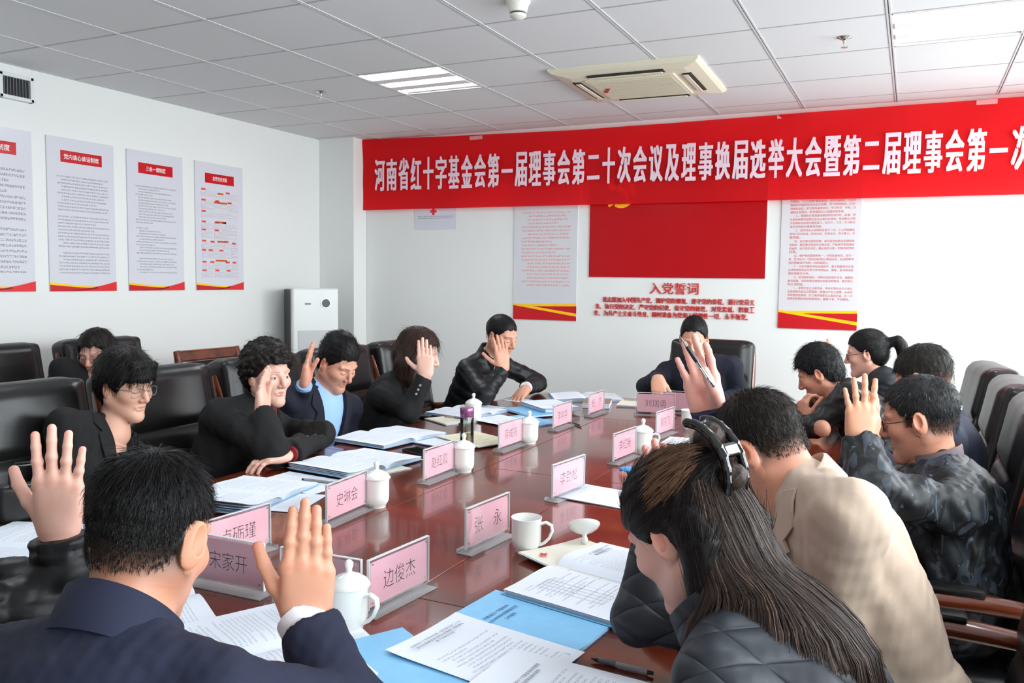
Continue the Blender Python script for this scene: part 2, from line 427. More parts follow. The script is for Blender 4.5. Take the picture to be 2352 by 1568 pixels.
lw_defs = [(-.80, -.30, '制度', 'grey wall poster under the small wall vent, two-character heading on red'), (-.204, .284, '党内谈心谈话制度', 'grey wall poster whose red heading has eight characters, dense text below'),
           (.387, .875, '三会一课制度', 'grey wall poster whose red heading has six characters, ragged narrow text below'), (.992, 1.488, '发展党员流程', 'grey wall poster with a red flow chart of small boxes')]
for k, (y0, y1, ttl, lab) in enumerate(lw_defs):
    w, h = y1-y0, .972
    if k == 3: bm_ = mat('poster_grey', (216, 216, 224), .14)
    else: bm_ = printed('poster_print_%d' % k, (214, 214, 222), (88, 90, 94), rows=[30, 46, 50][k], cols=[30, 36, 44][k], margin=(.13, .9 if k != 2 else .86, .115, .765), strength=.62, rough=.14, para=[.3, .3, .62][k], blank=.06)
    P = poster('wall_poster', (XL+.001, y0, 1.352), (0, 1, 0), w, h, bm_, lab, 'grey posters below the wall vent')
    tw = .3 if k else .3
    x0 = w*.5-.15 if k else w*.5-.15
    poly(P, [(x0, .818), (x0+.30, .818), (x0+.30, .892), (x0, .892)], red_p, 'heading_bar')
    L = {0: .25, 1: .255, 2: .17, 3: .15}[k]
    if k == 0: sub_text(P, '制度', x0+.185, .836, .075, .038, white_ink, offset=.01)
    else: sub_text(P, ttl, w*.5-L/2, .838, L, .034, white_ink, offset=.012)
    # wave at the foot: yellow, red, dark sweep
    def wv(f0, f1, n=14): return [(w*i/n, f0(i/n)) for i in range(n+1)]+[(w*i/n, f1(i/n)) for i in range(n, -1, -1)]
    hi = lambda t: .058-.03*math.sin(math.pi*min(1, t*1.15))+.012*t*t
    poly(P, wv(lambda t: .001, lambda t: .05-.024*math.sin(math.pi*t*.62)+.006*t), red_p, 'red_wave', .0088)
    poly(P, wv(lambda t: .042-.022*math.sin(math.pi*t*.65), lambda t: .056-.028*math.sin(math.pi*t*.68)+.002), yel_p, 'yellow_wave', .0092)
    poly(P, [(w*(.25+.75*i/12), .004+.06*(i/12)**1.6) for i in range(13)]+[(w, .001), (w*.25, .001)], mat('poster_red2', (224, 44, 48), .2), 'red_sweep', .0096)
    poly(P, [(w*(.2+.5*i/10), .003+.026*(i/10)**1.7) for i in range(11)]+[(w*(.2+.5*i/10), .001+.017*(i/10)**2.2) for i in range(10, -1, -1)], dark_red, 'dark_sweep', .010)
    if k == 3:
        gold = mat('chart_gold', (196, 96, 40), .3); cr = mat('chart_red', (226, 70, 70), .3); ln = mat('chart_line', (228, 170, 172), .4); tx = printed('chart_text', (214, 214, 222), (140, 140, 146), rows=5, cols=14, margin=(0, 1, 0, 1), strength=.55, para=.4, blank=0)
        for (cx, cy, ww) in ((.255, .745, .06), (.255, .675, .14), (.255, .525, .11), (.255, .375, .08), (.255, .228, .12)):
            poly(P, [(cx-ww/2, cy-.007), (cx+ww/2, cy-.007), (cx+ww/2, cy+.007), (cx-ww/2, cy+.007)], gold, 'stage_bar', .0094)
        boxes = [(.06, .72, .22, .04), (.31, .715, .13, .035), (.06, .62, .12, .06), (.20, .635, .1, .045), (.33, .62, .1, .055), (.06, .56, .36, .035), (.06, .47, .11, .045), (.19, .475, .06, .04), (.27, .46, .15, .055),
                 (.06, .405, .1, .05), (.19, .40, .23, .055), (.06, .32, .06, .05), (.145, .305, .13, .06), (.29, .32, .06, .05), (.37, .25, .055, .11), (.06, .25, .05, .05), (.125, .25, .09, .05), (.235, .25, .11, .05), (.06, .16, .06, .05), (.14, .165, .13, .045), (.3, .16, .055, .05), (.375, .16, .05, .05), (.06, .1, .1, .045), (.19, .1, .1, .045), (.31, .1, .12, .045)]
        for (x, y, ww, hh) in boxes:
            g_ = gridmesh('text_box', lambda u, v: (x+u*ww, y+v*hh, .0091), 1, 1); link('text_box', g_, tx, P)
            poly(P, [(x, y+hh), (x+min(.042, ww*.8), y+hh), (x+min(.042, ww*.8), y+hh+.014), (x, y+hh+.014)], cr, 'box_heading', .0094)
            fr_ = MB()
            for (a0, b0, a1, b1) in ((x-.004, y-.003, x+ww+.004, y-.0015), (x-.004, y-.003, x-.0025, y+hh), (x+ww+.0025, y-.003, x+ww+.004, y+hh)):
                fr_.quad((a0, b0, .0095), (a1, b0, .0095), (a1, b1, .0095), (a0, b1, .0095))
            fr_.build('box_outline', ln, P)
# ---- back wall: two text posters, red flag board, oath lettering, certificate
YW = YB-.001
duty = ['平理论、“三个代表”重要思想、科学发展观、习近平', '新时代中国特色社会主义思想，学习党的路线、方针、', '政策和决议，学习党的基本知识，学习科学、文化、法', '律和业务知识，努力提高为人民服务的本领。',
        '　　二、贯彻执行党的基本路线和各项方针、政策，带', '头参加改革开放和社会主义现代化建设，带动群众为经', '济发展和社会进步艰苦奋斗，在生产、工作、学习和社', '会生活中起先锋模范作用。',
        '　　三、坚持党和人民的利益高于一切，个人利益服从', '党和人民的利益，吃苦在前，享受在后，克己奉公，多', '做贡献。', '　　四、自觉遵守党的纪律，首先是党的政治纪律和政', '治规矩，模范遵守国家的法律法规，严格保守党和国家', '的秘密，执行党的决定，服从组织分配，积极完成党的', '任务。',
        '　　五、维护党的团结和统一，对党忠诚老实，言行一', '致，坚决反对一切派别组织和小集团活动，反对阳奉阴', '违的两面派行为和一切阴谋诡计。', '　　六、切实开展批评和自我批评，勇于揭露和纠正违', '反党的原则的言行和工作中的缺点、错误，坚决同消极', '腐败现象作斗争。', '　　七、密切联系群众，向群众宣传党的主张，遇事同', '群众商量，及时向党反映群众的意见和要求，维护群众', '的正当利益。',
        '　　八、发扬社会主义新风尚，带头实践社会主义核心', '价值观和社会主义荣辱观，提倡共产主义道德，弘扬中', '华民族传统美德，为了保护国家和人民的利益，在一切', '困难和危险的时刻挺身而出，英勇斗争，不怕牺牲。']
pink_ink = mat('poster_text_red', (222, 96, 96), .4)
for k, (x0, x1) in enumerate(((-1.075, -.505), (1.07, 1.608))):
    w = x1-x0; h = 1.2
    bm_ = mat('poster_cloud_%d' % k, (216, 214, 218), .18, var=.03, vscale=2.5)
    if k == 0: bm_ = printed('poster_rights', (212, 212, 216), (222, 120, 120), rows=40, cols=24, margin=(.12, .89, .22, .74), strength=.7, rough=.18, para=.35, blank=.03)
    P = poster('wall_poster', (x0, YW, 1.13), (1, 0, 0), w, h, bm_, ['pale wall poster with red foot and yellow stripes, behind the down-jacket man', 'pale wall poster with red foot and yellow stripes, behind the pony-tailed woman'][k], 'red-footed posters on the back wall')
    poly(P, [(.001, .001), (w-.001, .001), (w-.001, .122), (w*.3, .112), (.001, .122)], red_p, 'red_foot', .0088)
    poly(P, [(.001, .135), (w-.001, .06), (w-.001, .036), (.001, .118)], yel_p, 'yellow_stripe', .0092)
    poly(P, [(w*.25, .112), (w-.001, .120), (w-.001, .140), (w*.1, .128)], yel_p, 'yellow_stripe', .0090)
    poly(P, [(w*.24, 1.065), (w*.76, 1.065), (w*.76, 1.068), (w*.24, 1.068)], red_p, 'title_frame'); poly(P, [(w*.24, .982), (w*.76, .982), (w*.76, .985), (w*.24, .985)], red_p, 'title_frame')
    poly(P, [(w*.24, .982), (w*.245, .982), (w*.245, 1.068), (w*.24, 1.068)], red_p, 'title_frame'); poly(P, [(w*.755, .982), (w*.76, .982), (w*.76, 1.068), (w*.755, 1.068)], red_p, 'title_frame')
    sub_text(P, ['党员权利', '党员义务'][k], w*.3, 1.002, w*.4, .048, red_p, 'title_lettering')
    if k == 1:
        for i, s in enumerate(duty):
            n = len(s); y = .905-i*.0258
            nf = n-2 if s.startswith('　') else n; x = .062+(.0365 if s.startswith('　') else 0)
            sub_text(P, s.strip('　'), x, y, nf*.01825, None, pink_ink, 'text_line')
fb = poster('red_flag_board', (-.409, YW, 1.486), (1, 0, 0), 1.382, .92, mat('flag_board_red', (178, 4, 16), .16, spec=.3), 'glossy red wall board with a yellow hammer-and-sickle emblem, behind the banner', None)
fb['category'] = 'board'
def arc(cx, cy, r0, r1, a0, a1, n=20, off=.0):
    o = [(cx+r0*math.cos(R(a0+(a1-a0)*i/n)), cy+r0*math.sin(R(a0+(a1-a0)*i/n))) for i in range(n+1)]
    q = [(cx+off+r1*math.cos(R(a0+(a1-a0)*i/n)), cy+r1*math.sin(R(a0+(a1-a0)*i/n))) for i in range(n, -1, -1)]
    return o+q
poly(fb, arc(.265, .66, .115, .085, -118, 78, 22, -.012), yel_p, 'sickle'); poly(fb, [(.165, .553), (.205, .575), (.195, .595), (.155, .573)], yel_p, 'sickle_handle')
poly(fb, [(.19, .75), (.215, .775), (.365, .615), (.338, .59)], yel_p, 'hammer_handle'); poly(fb, [(.15, .715), (.19, .675), (.255, .74), (.215, .78), (.16, .765)], yel_p, 'hammer_head')
oath_m = mat('oath_red', (214, 44, 44), .3)
def wall_text(name, body, x0, z0, w, h, label, offset=.004):
    r = empty(name, (0, 0, 0), 0, label, 'lettering', 'red lettering on the back wall'); frame(r, (x0, YW-.006, z0), (1, 0, 0), (0, 0, 1)); pt = w/len(body)
    for i, ch in enumerate(body):
        pn = ch in '，。'; me, tw, th = text_mesh(ch, pt*(.22 if pn else .9), h*(.3 if pn else .12 if ch == '一' else 1), 0 if pn else offset, extrude=.02); me.materials.append(oath_m)
        o = link('character', me, None, r, (i*pt+pt*.05, h*(.44 if ch == '一' else -.06 if pn else 0), 0)); o.scale = (1, 1, .2)
    return r
wall_text('oath_heading', '入党誓词', .10, 1.362, .388, .088, 'large red four-character heading on the white wall under the red board')
for i, s in enumerate(('我志愿加入中国共产党，拥护党的纲领，遵守党的章程，履行党员义', '务，执行党的决定，严守党的纪律，保守党的秘密，对党忠诚，积极工', '作，为共产主义奋斗终身，随时准备为党和人民牺牲一切，永不叛党。')):
    x0 = (-.285, -.345, -.355)[i]
    wall_text('oath_line', s, x0, (1.291, 1.236, 1.182)[i], .905-x0-(.02 if i == 2 else 0), .042, ['first, indented line', 'middle line', 'lowest line'][i]+' of the small red oath text under the heading', offset=.0)
ct = empty('certificate_print', (0, 0, 0), 0, 'pale lavender notice with a red cross hanging below the banner', 'notice'); frame(ct, (-2.05, YW, 1.89), (1, 0, 0), (0, 0, 1))
MB().box((.21, .17, .002), (.42, .34, .004)).build('sheet', mat('lavender_sheet', (214, 216, 226), .25), ct)
crs = mat('cross_red', (216, 40, 44), .4)
poly(ct, [(.178, .125), (.202, .125), (.202, .145), (.222, .145), (.222, .169), (.202, .169), (.202, .189), (.178, .189), (.178, .169), (.158, .169), (.158, .145), (.178, .145)], crs, 'red_cross', .0046)
link('small_print', gridmesh('small_print', lambda u, v: (.03+u*.36, .09+v*.03, .0046), 1, 1), printed('certificate_print', (214, 216, 226), (90, 90, 100), rows=2, cols=30, margin=(0, 1, 0, 1), strength=.8, para=0, blank=0), ct)
# ---- banner
def banner_mat():
    m = bpy.data.materials.new('banner_cloth'); m.use_nodes = True; nt = m.node_tree; L = nt.links.new
    b = nt.nodes['Principled BSDF']; b.inputs['Base Color'].default_value = lin((240, 34, 42)); b.inputs['Roughness'].default_value = .6; b.inputs['Specular IOR Level'].default_value = .25
    tr = nt.nodes.new('ShaderNodeBsdfTranslucent'); tr.inputs[0].default_value = lin((240, 34, 42))
    tp = nt.nodes.new('ShaderNodeBsdfTransparent'); tp.inputs[0].default_value = lin((255, 70, 76))
    m1 = nt.nodes.new('ShaderNodeMixShader'); m1.inputs[0].default_value = .25; m2 = nt.nodes.new('ShaderNodeMixShader'); m2.inputs[0].default_value = .45
    L(b.outputs[0], m1.inputs[1]); L(tr.outputs[0], m1.inputs[2]); L(m1.outputs[0], m2.inputs[1]); L(tp.outputs[0], m2.inputs[2]); L(m2.outputs[0], nt.nodes['Material Output'].inputs[0])
    return m
bn = empty('meeting_banner', (-2.565, 2.6, 2.05), 0, 'long red cloth banner with pale characters hung along the back wall', 'banner')
BW, BH = 5.9, .62
def bz(x): return .02-.005*x   # lower edge drifts down slightly
def bfold(x, z): return .006*math.sin(x*3.1+z*5)+.003*math.sin(x*9.7-z*7)+.003*math.sin(x*1.3+z*11)
def bpt(x, t):
    top = 2.66-.006*x/1.0*1.0 if x < 1.2 else 2.653
    top = 2.695-.022*min(x, 2.0)+.004*max(0, x-2.0)
    return top
bmesh_ = gridmesh('cloth', lambda u, v: (u*BW, bfold(u*BW, v), (bz(u*BW))+v*((bpt(u*BW, v)-2.05)-bz(u*BW))), 90, 14)
link('cloth', bmesh_, banner_mat(), bn)
btxt = '河南省红十字基金会第一届理事会第二十次会议及理事换届选举大会暨第二届理事会第一次会议'
letter_m = mat('banner_letter', (240, 214, 226), .6)
pitch = .1259
for i, ch in enumerate(btxt):
    cw = {'一': .104, '二': .104, '十': .104}.get(ch, .110); hh = {'一': .03, '二': .19}.get(ch, .278)
    m0, tw, th = text_mesh(ch, cw-.010, hh-.008, 0)
    vs0 = [v.co.copy() for v in m0.vertices]; fs0 = [tuple(p.vertices) for p in m0.polygons]; VV, FF = [], []
    for kk, (dx, dy) in enumerate(((0, 0), (.01, 0), (0, .008), (.01, .008), (.005, .004))):   # overlapping strikes give the heavy poster weight
        FF += [tuple(i+len(VV) for i in f) for f in fs0]; VV += [(v.x+dx, v.y+dy, kk*.0002) for v in vs0]
    me = bpy.data.meshes.new('banner_character'); me.from_pydata(VV, [], FF); me.materials.append(letter_m)
    cx = .195+i*pitch; z0 = .183+({'一': .115, '二': .035}.get(ch, 0))-.0018*i*pitch*4
    o = link('banner_character', me, None, bn); frame(o, (cx-cw/2, -.021, z0), (1, 0, 0), (0, 0, 1))
for x in (.4, 1.15, 3.65, 4.9): MB().box((x, 0, 2.655-2.05-.01), (.12, .002, .03)).build('tape', mat('clear_tape', (226, 150, 150), .2), bn)
# ================================================================ IMPLICIT SURFACES (smooth bodies, cloth, upholstery)
def V3(*a): return np.array(a if len(a) > 1 else a[0], np.float64)
def unit(v): v = np.asarray(v, float); return v/(np.linalg.norm(v)+1e-12)
class SDF:
    def __init__(s): s.ops = []
    # every primitive: (kind, fn(P)->d, lo, hi, k, mode)
    def _add(s, fn, lo, hi, k, mode): s.ops.append((fn, np.asarray(lo, float), np.asarray(hi, float), k, mode)); return s
    def cone(s, a, b, ra, rb, k=.01, mode='u', flat=None, mod=None, clip=None):
        a, b = V3(a), V3(b); ba = b-a; L2 = ba@ba+1e-12
        def fn(x, y, z):
            px, py, pz = x-a[0], y-a[1], z-a[2]
            t = np.clip((px*ba[0]+py*ba[1]+pz*ba[2])/L2, 0, 1)
            px = px-t*ba[0]; py = py-t*ba[1]; pz = pz-t*ba[2]
            if flat is not None:
                n, sc = flat; c = (px*n[0]+py*n[1]+pz*n[2])*(1/sc-1)
                px = px+c*n[0]; py = py+c*n[1]; pz = pz+c*n[2]
            r = ra+(rb-ra)*t
            if mod is not None: r = r+mod(t)
            d = np.sqrt(px*px+py*py+pz*pz)-r
            if flat is not None and flat[1] < 1: d = d*(.5+.5*flat[1])
            if clip is not None: d = np.maximum(d, (x-clip[0][0])*clip[1][0]+(y-clip[0][1])*clip[1][1]+(z-clip[0][2])*clip[1][2])
            return d
        m = max(ra, rb)*max(1, flat[1] if flat is not None else 1)+.012
        return s._add(fn, np.minimum(a, b)-m, np.maximum(a, b)+m, k, mode)
    def ell(s, c, r, k=.01, mode='u', rot=None):
        c, r = V3(c), V3(r); Rt = np.eye(3) if rot is None else np.asarray(rot, float)   # columns = local axes
        def fn(x, y, z):
            px, py, pz = x-c[0], y-c[1], z-c[2]
            q = [px*Rt[0, i]+py*Rt[1, i]+pz*Rt[2, i] for i in range(3)]
            k0 = np.sqrt((q[0]/r[0])**2+(q[1]/r[1])**2+(q[2]/r[2])**2)
            k1 = np.sqrt((q[0]/r[0]**2)**2+(q[1]/r[1]**2)**2+(q[2]/r[2]**2)**2)+1e-9
            return k0*(k0-1)/k1
        e = np.sqrt(((Rt*r)**2).sum(1))
        return s._add(fn, c-e, c+e, k, mode)
    def box(s, c, half, rad, k=.01, mode='u', rot=None):
        c, hf = V3(c), V3(half)-rad; Rt = np.eye(3) if rot is None else np.asarray(rot, float)
        def fn(x, y, z):
            px, py, pz = x-c[0], y-c[1], z-c[2]
            q = [np.abs(px*Rt[0, i]+py*Rt[1, i]+pz*Rt[2, i])-hf[i] for i in range(3)]
            o = np.sqrt(sum(np.maximum(v, 0)**2 for v in q))
            return o+np.minimum(np.maximum(np.maximum(q[0], q[1]), q[2]), 0)-rad
        e = (np.abs(Rt)*(V3(half))).sum(1)
        return s._add(fn, c-e, c+e, k, mode)
    def fn(s, f, lo, hi, k=.0, mode='x'):
        """free function; mode 'x' intersects, 'd' subtracts, 'a' adds to the field"""
        return s._add(f, lo, hi, k, mode)
    def mesh(s, h, post=None, pad=None):
        us = [o for o in s.ops if o[4] == 'u']
        lo = np.min([o[1]-o[3] for o in us], 0)-3*h; hi = np.max([o[2]+o[3] for o in us], 0)+3*h
        n = np.ceil((hi-lo)/h).astype(int)+1
        X = (lo[0]+h*np.arange(n[0])).astype(np.float32); Y = (lo[1]+h*np.arange(n[1])).astype(np.float32); Z = (lo[2]+h*np.arange(n[2])).astype(np.float32)
        D = np.full(n, 1.0, np.float32)
        for f, a, b, k, mode in s.ops:
            a = a-k-3*h; b = b+k+3*h
            i0 = np.clip(np.floor((a-lo)/h).astype(int), 0, n); i1 = np.clip(np.ceil((b-lo)/h).astype(int)+1, 0, n)
            if (i1 <= i0).any(): continue
            sl = tuple(slice(p, q) for p, q in zip(i0, i1))
            d = f(X[sl[0]][:, None, None], Y[sl[1]][None, :, None], Z[sl[2]][None, None, :]).astype(np.float32)
            e = D[sl]
            if mode == 'u':
                if k > 0: q = np.maximum(k-np.abs(e-d), 0)/k; r = np.minimum(e, d)-q*q*k*.25
                else: r = np.minimum(e, d)
            elif mode == 'd':
                d = -d
                if k > 0: q = np.maximum(k-np.abs(e-d), 0)/k; r = np.maximum(e, d)+q*q*k*.25
                else: r = np.maximum(e, d)
            elif mode == 'x':
                if k > 0: q = np.maximum(k-np.abs(e-d), 0)/k; r = np.maximum(e, d)+q*q*k*.25
                else: r = np.maximum(e, d)
            else: r = e+d*(np.abs(e) < .06)
            D[sl] = r
        return surfnet(D, lo, h)
CORN = np.array([[0, 0, 0], [1, 0, 0], [0, 1, 0], [1, 1, 0], [0, 0, 1], [1, 0, 1], [0, 1, 1], [1, 1, 1]])
EDGS = [(0, 1), (2, 3), (4, 5), (6, 7), (0, 2), (1, 3), (4, 6), (5, 7), (0, 4), (1, 5), (2, 6), (3, 7)]
def surfnet(D, lo, h):
    S = D < 0; cnt = np.zeros(np.array(D.shape)-1, np.int8)
    for c in CORN: cnt += S[c[0]:c[0]+cnt.shape[0], c[1]:c[1]+cnt.shape[1], c[2]:c[2]+cnt.shape[2]]
    act = np.argwhere((cnt > 0) & (cnt < 8)); N = len(act)
    if N == 0: return np.zeros((0, 3)), np.zeros((0, 4), int)
    idx = np.full(cnt.shape, -1, np.int32); idx[act[:, 0], act[:, 1], act[:, 2]] = np.arange(N)
    vals = np.stack([D[act[:, 0]+c[0], act[:, 1]+c[1], act[:, 2]+c[2]] for c in CORN], 0)
    pos = np.zeros((N, 3)); w = np.zeros(N)
    for a, b in EDGS:
        va, vb = vals[a], vals[b]; m = (va < 0) != (vb < 0)
        t = np.where(m, va/np.where(m, va-vb, 1), 0)
        pos += np.where(m[:, None], CORN[a]+t[:, None]*(CORN[b]-CORN[a]), 0); w += m
    V = lo+h*(act+pos/w[:, None])
    Q = []
    for ax in range(3):
        o = [(1, 2), (2, 0), (0, 1)][ax]
        sl0 = [slice(1, -1)]*3; sl1 = [slice(1, -1)]*3; sl0[ax] = slice(0, -1); sl1[ax] = slice(1, None)
        a, b = S[tuple(sl0)], S[tuple(sl1)]
        for flip in (0, 1):
            e = np.argwhere((a & ~b) if not flip else (~a & b))
            if not len(e): continue
            e = e+1; e[:, ax] -= 1
            def cell(d1, d2):
                q = e.copy(); q[:, o[0]] -= d1; q[:, o[1]] -= d2; return idx[q[:, 0], q[:, 1], q[:, 2]]
            f = np.stack([cell(1, 1), cell(0, 1), cell(0, 0), cell(1, 0)], 1)
            Q.append(f if not flip else f[:, ::-1])
    F = np.concatenate(Q); F = F[(F >= 0).all(1)]
    return V, F
def np_mesh(name, V, F, m=None, smooth=True, cols=None, attr='tint'):
    me = bpy.data.meshes.new(name)
    V = np.asarray(V, np.float32); F = np.asarray(F, np.int32); k = F.shape[1]
    me.vertices.add(len(V)); me.vertices.foreach_set('co', V.ravel())
    me.loops.add(F.size); me.loops.foreach_set('vertex_index', F.ravel())
    me.polygons.add(len(F)); me.polygons.foreach_set('loop_start', np.arange(len(F), dtype=np.int32)*k)
    me.update(calc_edges=True)
    if smooth: me.shade_smooth()
    if cols is not None:
        a = me.color_attributes.new(attr, 'FLOAT_COLOR', 'POINT'); c = np.ones((len(V), 4), np.float32); c[:, :3] = cols; a.data.foreach_set('color', c.ravel())
    if m is not None: me.materials.append(m)
    return me
def vnormals(V, F):
    n = np.zeros_like(V); a = V[F[:, 2]]-V[F[:, 0]]; b = V[F[:, 3]]-V[F[:, 1]]; c = np.cross(a, b)
    for i in range(4): np.add.at(n, F[:, i], c)
    return n/(np.linalg.norm(n, axis=1, keepdims=True)+1e-12)
def wrinkle(seed, freq, amp, squash=(1, 1, 1), n=5):
    """smooth pseudo-random relief used for cloth folds"""
    g = np.random.default_rng(seed); K = g.normal(size=(n, 3))*freq*np.array(squash); ph = g.uniform(0, 6.28, n); A = g.uniform(.5, 1, n)
    def f(x, y, z):
        d = 0
        for q in range(n): d = d+A[q]*np.sin(K[q, 0]*x+K[q, 1]*y+K[q, 2]*z+ph[q])
        return d*(amp/n*1.6)
    return f
# ================================================================ CONFERENCE TABLE
TZ = .76
tab_w = wood('table_wood', (70, 25, 14), (122, 50, 29), .17, .35, 5, (.35, 1.6, 1))
trim_w = wood('table_edge_wood', (48, 18, 13), (86, 36, 24), .2, .6, 5)
TX0, TX1, TY0, TY1 = -.20, 1.71, -2.80, 1.10
SX0, SX1, SY0, SY1, SYM = .543, .970, -2.18, .312, -.97
tb = empty('conference_table', ((TX0+TX1)/2, (TY0+TY1)/2, 0), 0, 'long glossy dark red-brown wooden conference table with seams between its panels', 'table')
O = Vector(tb.location)
def rrect(x0, x1, y0, y1, r, corners, n=8):
    pts = []
    for (cx, cy, a, on) in ((x0, y0, 180, 'bl' in corners), (x1, y0, 270, 'br' in corners), (x1, y1, 0, 'tr' in corners), (x0, y1, 90, 'tl' in corners)):
        if not on: pts.append((cx, cy)); continue
        sx = 1 if cx == x0 else -1; sy = 1 if cy == y0 else -1
        for i in range(n+1): t = R(a+90*i/n); pts.append((cx+sx*r+r*math.cos(t), cy+sy*r+r*math.sin(t)))
    return pts
g_ = .0011
def panel(x0, x1, y0, y1, corners=''):
    mb = MB(); mb.prism([(x-O.x, y-O.y) for x, y in rrect(x0+g_, x1-g_, y0+g_, y1-g_, .22, corners)], TZ-.028, TZ)
    es = [e for e in mb.bm.edges if all(abs(v.co.z-TZ) < 1e-5 for v in e.verts)]
    bmesh.ops.bevel(mb.bm, geom=es, offset=.0012, segments=1, affect='EDGES')
    return mb.build('top_panel', tab_w, tb)
panel(TX0, TX1, TY0, SY0, 'bl br'); panel(TX0, TX1, SY1, TY1, 'tl tr')
for x0, x1 in ((TX0, SX0), (SX0, SX1), (SX1, TX1)): panel(x0, x1, SY0, SYM); panel(x0, x1, SYM, SY1)
mb = MB(); mb.prism([(x-O.x, y-O.y) for x, y in rrect(TX0+.004, TX1-.004, TY0+.004, TY1-.004, .22, 'bl br tl tr')], TZ-.075, TZ-.0285); mb.build('edge_band', trim_w, tb)
mb = MB(); mb.prism([(x-O.x, y-O.y) for x, y in rrect(TX0+.34, TX1-.34, TY0+.4, TY1-.4, .2, 'bl br tl tr')], .06, TZ-.075); mb.build('skirt', trim_w, tb)
mb = MB(); mb.prism([(x-O.x, y-O.y) for x, y in rrect(TX0+.32, TX1-.32, TY0+.38, TY1-.38, .2, 'bl br tl tr')], 0, .07); mb.build('plinth', trim_w, tb)

# ================================================================ CHAIRS
leather = mat('black_leather', (24, 23, 23), .33, bump=.12, bscale=260)
chair_w = wood('chair_wood', (74, 28, 14), (128, 58, 28), .22, .6, 9)
caster = mat('caster_black', (20, 20, 20), .4)
def rx(a): c, s = math.cos(a), math.sin(a); return np.array([[1, 0, 0], [0, c, -s], [0, s, c]])
def make_exec_chair():
    r = empty('office_chair')
    t = R(11); Rm_ = rx(t)                       # lean back
    base = V3(0, -.235, .47)
    P = lambda x, y, z: base+Rm_@V3(x, y, z)
    s = SDF()
    s.box(P(0, -.05, .31), (.245, .035, .315), .03, 0, rot=Rm_)
    s.box(P(0, .005, .10), (.225, .052, .105), .045, .02, rot=Rm_)
    s.box(P(0, .010, .285), (.228, .052, .092), .045, .012, rot=Rm_)
    s.box(P(0, .004, .49), (.236, .062, .130), .055, .012, rot=Rm_)
    s.box(P(0, -.03, .575), (.238, .055, .052), .045, .04, rot=Rm_)
    for q in (-1, 1): s.box(P(q*.235, -.025, .33), (.03, .068, .29), .028, .02, rot=Rm_)
    s.fn(wrinkle(3, 14, .0010), (-.3, -.6, .4), (.3, .1, 1.2), 0, 'a')
    V, F = s.mesh(.011); link('backrest', np_mesh('backrest', V, F, leather), None, r)
    for q in (-1, 1):
        m = MB(); pts = [P(q*.268, -.028+.012*math.sin(math.pi*i/12), .10+.46*i/12) for i in range(13)]
        rad = [.008+.026*math.sin(math.pi*min(1, max(0, (i+.6)/13)))**.6 for i in range(13)]
        m.tube(pts, rad, 10, flat=.42, nrm=Rm_@V3(0, 1, 0)); m.build('side_trim', chair_w, r, True, 60)
    s = SDF(); s.box((0, .02, .405), (.25, .255, .06), .05, 0); s.box((0, .25, .39), (.245, .05, .055), .045, .04)
    s.fn(wrinkle(5, 18, .004), (-.3, -.4, .3), (.3, .4, .6), 0, 'a')
    V, F = s.mesh(.014); link('seat', np_mesh('seat', V, F, leather), None, r)
    for q in (-1, 1):
        m = MB(); m.tube([(q*.262, -.27, .66), (q*.268, -.1, .668), (q*.27, .1, .66), (q*.268, .2, .635), (q*.262, .235, .58), (q*.256, .21, .47), (q*.246, .16, .38)], [.02, .026, .027, .025, .022, .02, .02], 10, flat=1.25)
        m.build('armrest', chair_w, r, True, 60)
        MB().box((q*.268, -.02, .694), (.05, .22, .022), .01).build('arm_pad', leather, r, True)
    MB().lathe([(.03, .13), (.03, .28), (.05, .28), (.05, .36), (0, .36)], 16).build('gas_column', caster, r, True)
    for i in range(5):
        a = R(72*i+18); e = (.30*math.cos(a), .30*math.sin(a), .085)
        MB().tube([(0, 0, .13), (e[0]*.5, e[1]*.5, .115), e], [.035, .028, .02], 8, flat=1.2).build('base_arm', chair_w, r, True, 60)
        MB().lathe([(0, -.025), (.024, -.025), (.028, -.01), (.028, .01), (.024, .025), (0, .025)], 12).build('caster', caster, r, True, loc=(e[0], e[1], .03), rot=(R(90), 0, a))
    return r
def make_visitor_chair():
    r = empty('visitor_chair')
    for q in (-1, 1):
        MB().tube([(q*.25, -.30, .98), (q*.25, -.285, .93), (q*.25, -.23, .5), (q*.25, -.26, .0)], [.022, .026, .026, .02], 8).build('leg', chair_w, r, True, 60)
        MB().tube([(q*.25, .23, .0), (q*.25, .22, .45), (q*.255, .2, .64)], .023, 8).build('leg', chair_w, r, True, 60)
        MB().tube([(q*.25, -.25, .66), (q*.262, -.05, .68), (q*.262, .14, .67), (q*.255, .225, .635)], [.02, .026, .028, .024], 8, flat=1.3).build('armrest', chair_w, r, True, 60)
    MB().box((0, -.297, .945), (.50, .035, .075), .012, rot=None).build('top_rail', chair_w, r)
    MB().box((0, -.245, .56), (.48, .03, .05), .01).build('lower_rail', chair_w, r)
    s = SDF(); s.box((0, -.262, .745), (.215, .03, .165), .025, 0, rot=rx(R(8))); V, F = s.mesh(.016); link('back_pad', np_mesh('back_pad', V, F, leather), None, r)
    s = SDF(); s.box((0, .0, .455), (.24, .23, .045), .035, 0); V, F = s.mesh(.016); link('seat', np_mesh('seat', V, F, leather), None, r)
    MB().box((0, .22, .40), (.48, .03, .06), .01).build('front_rail', chair_w, r)
    return r
chair0 = make_exec_chair(); _first = [True]
def chair(x, y, facing, label, group):
    """facing: world angle in degrees of the direction the sitter looks"""
    rz = R(facing-90)
    if _first[0]:
        _first[0] = False; o = chair0; o.location = (x, y, 0); o.rotation_euler = (0, 0, rz); tag(o, label, None, group)
    else: o = dup(chair0, (x, y, 0), rz, label, group)
    o['category'] = 'chair'; return o
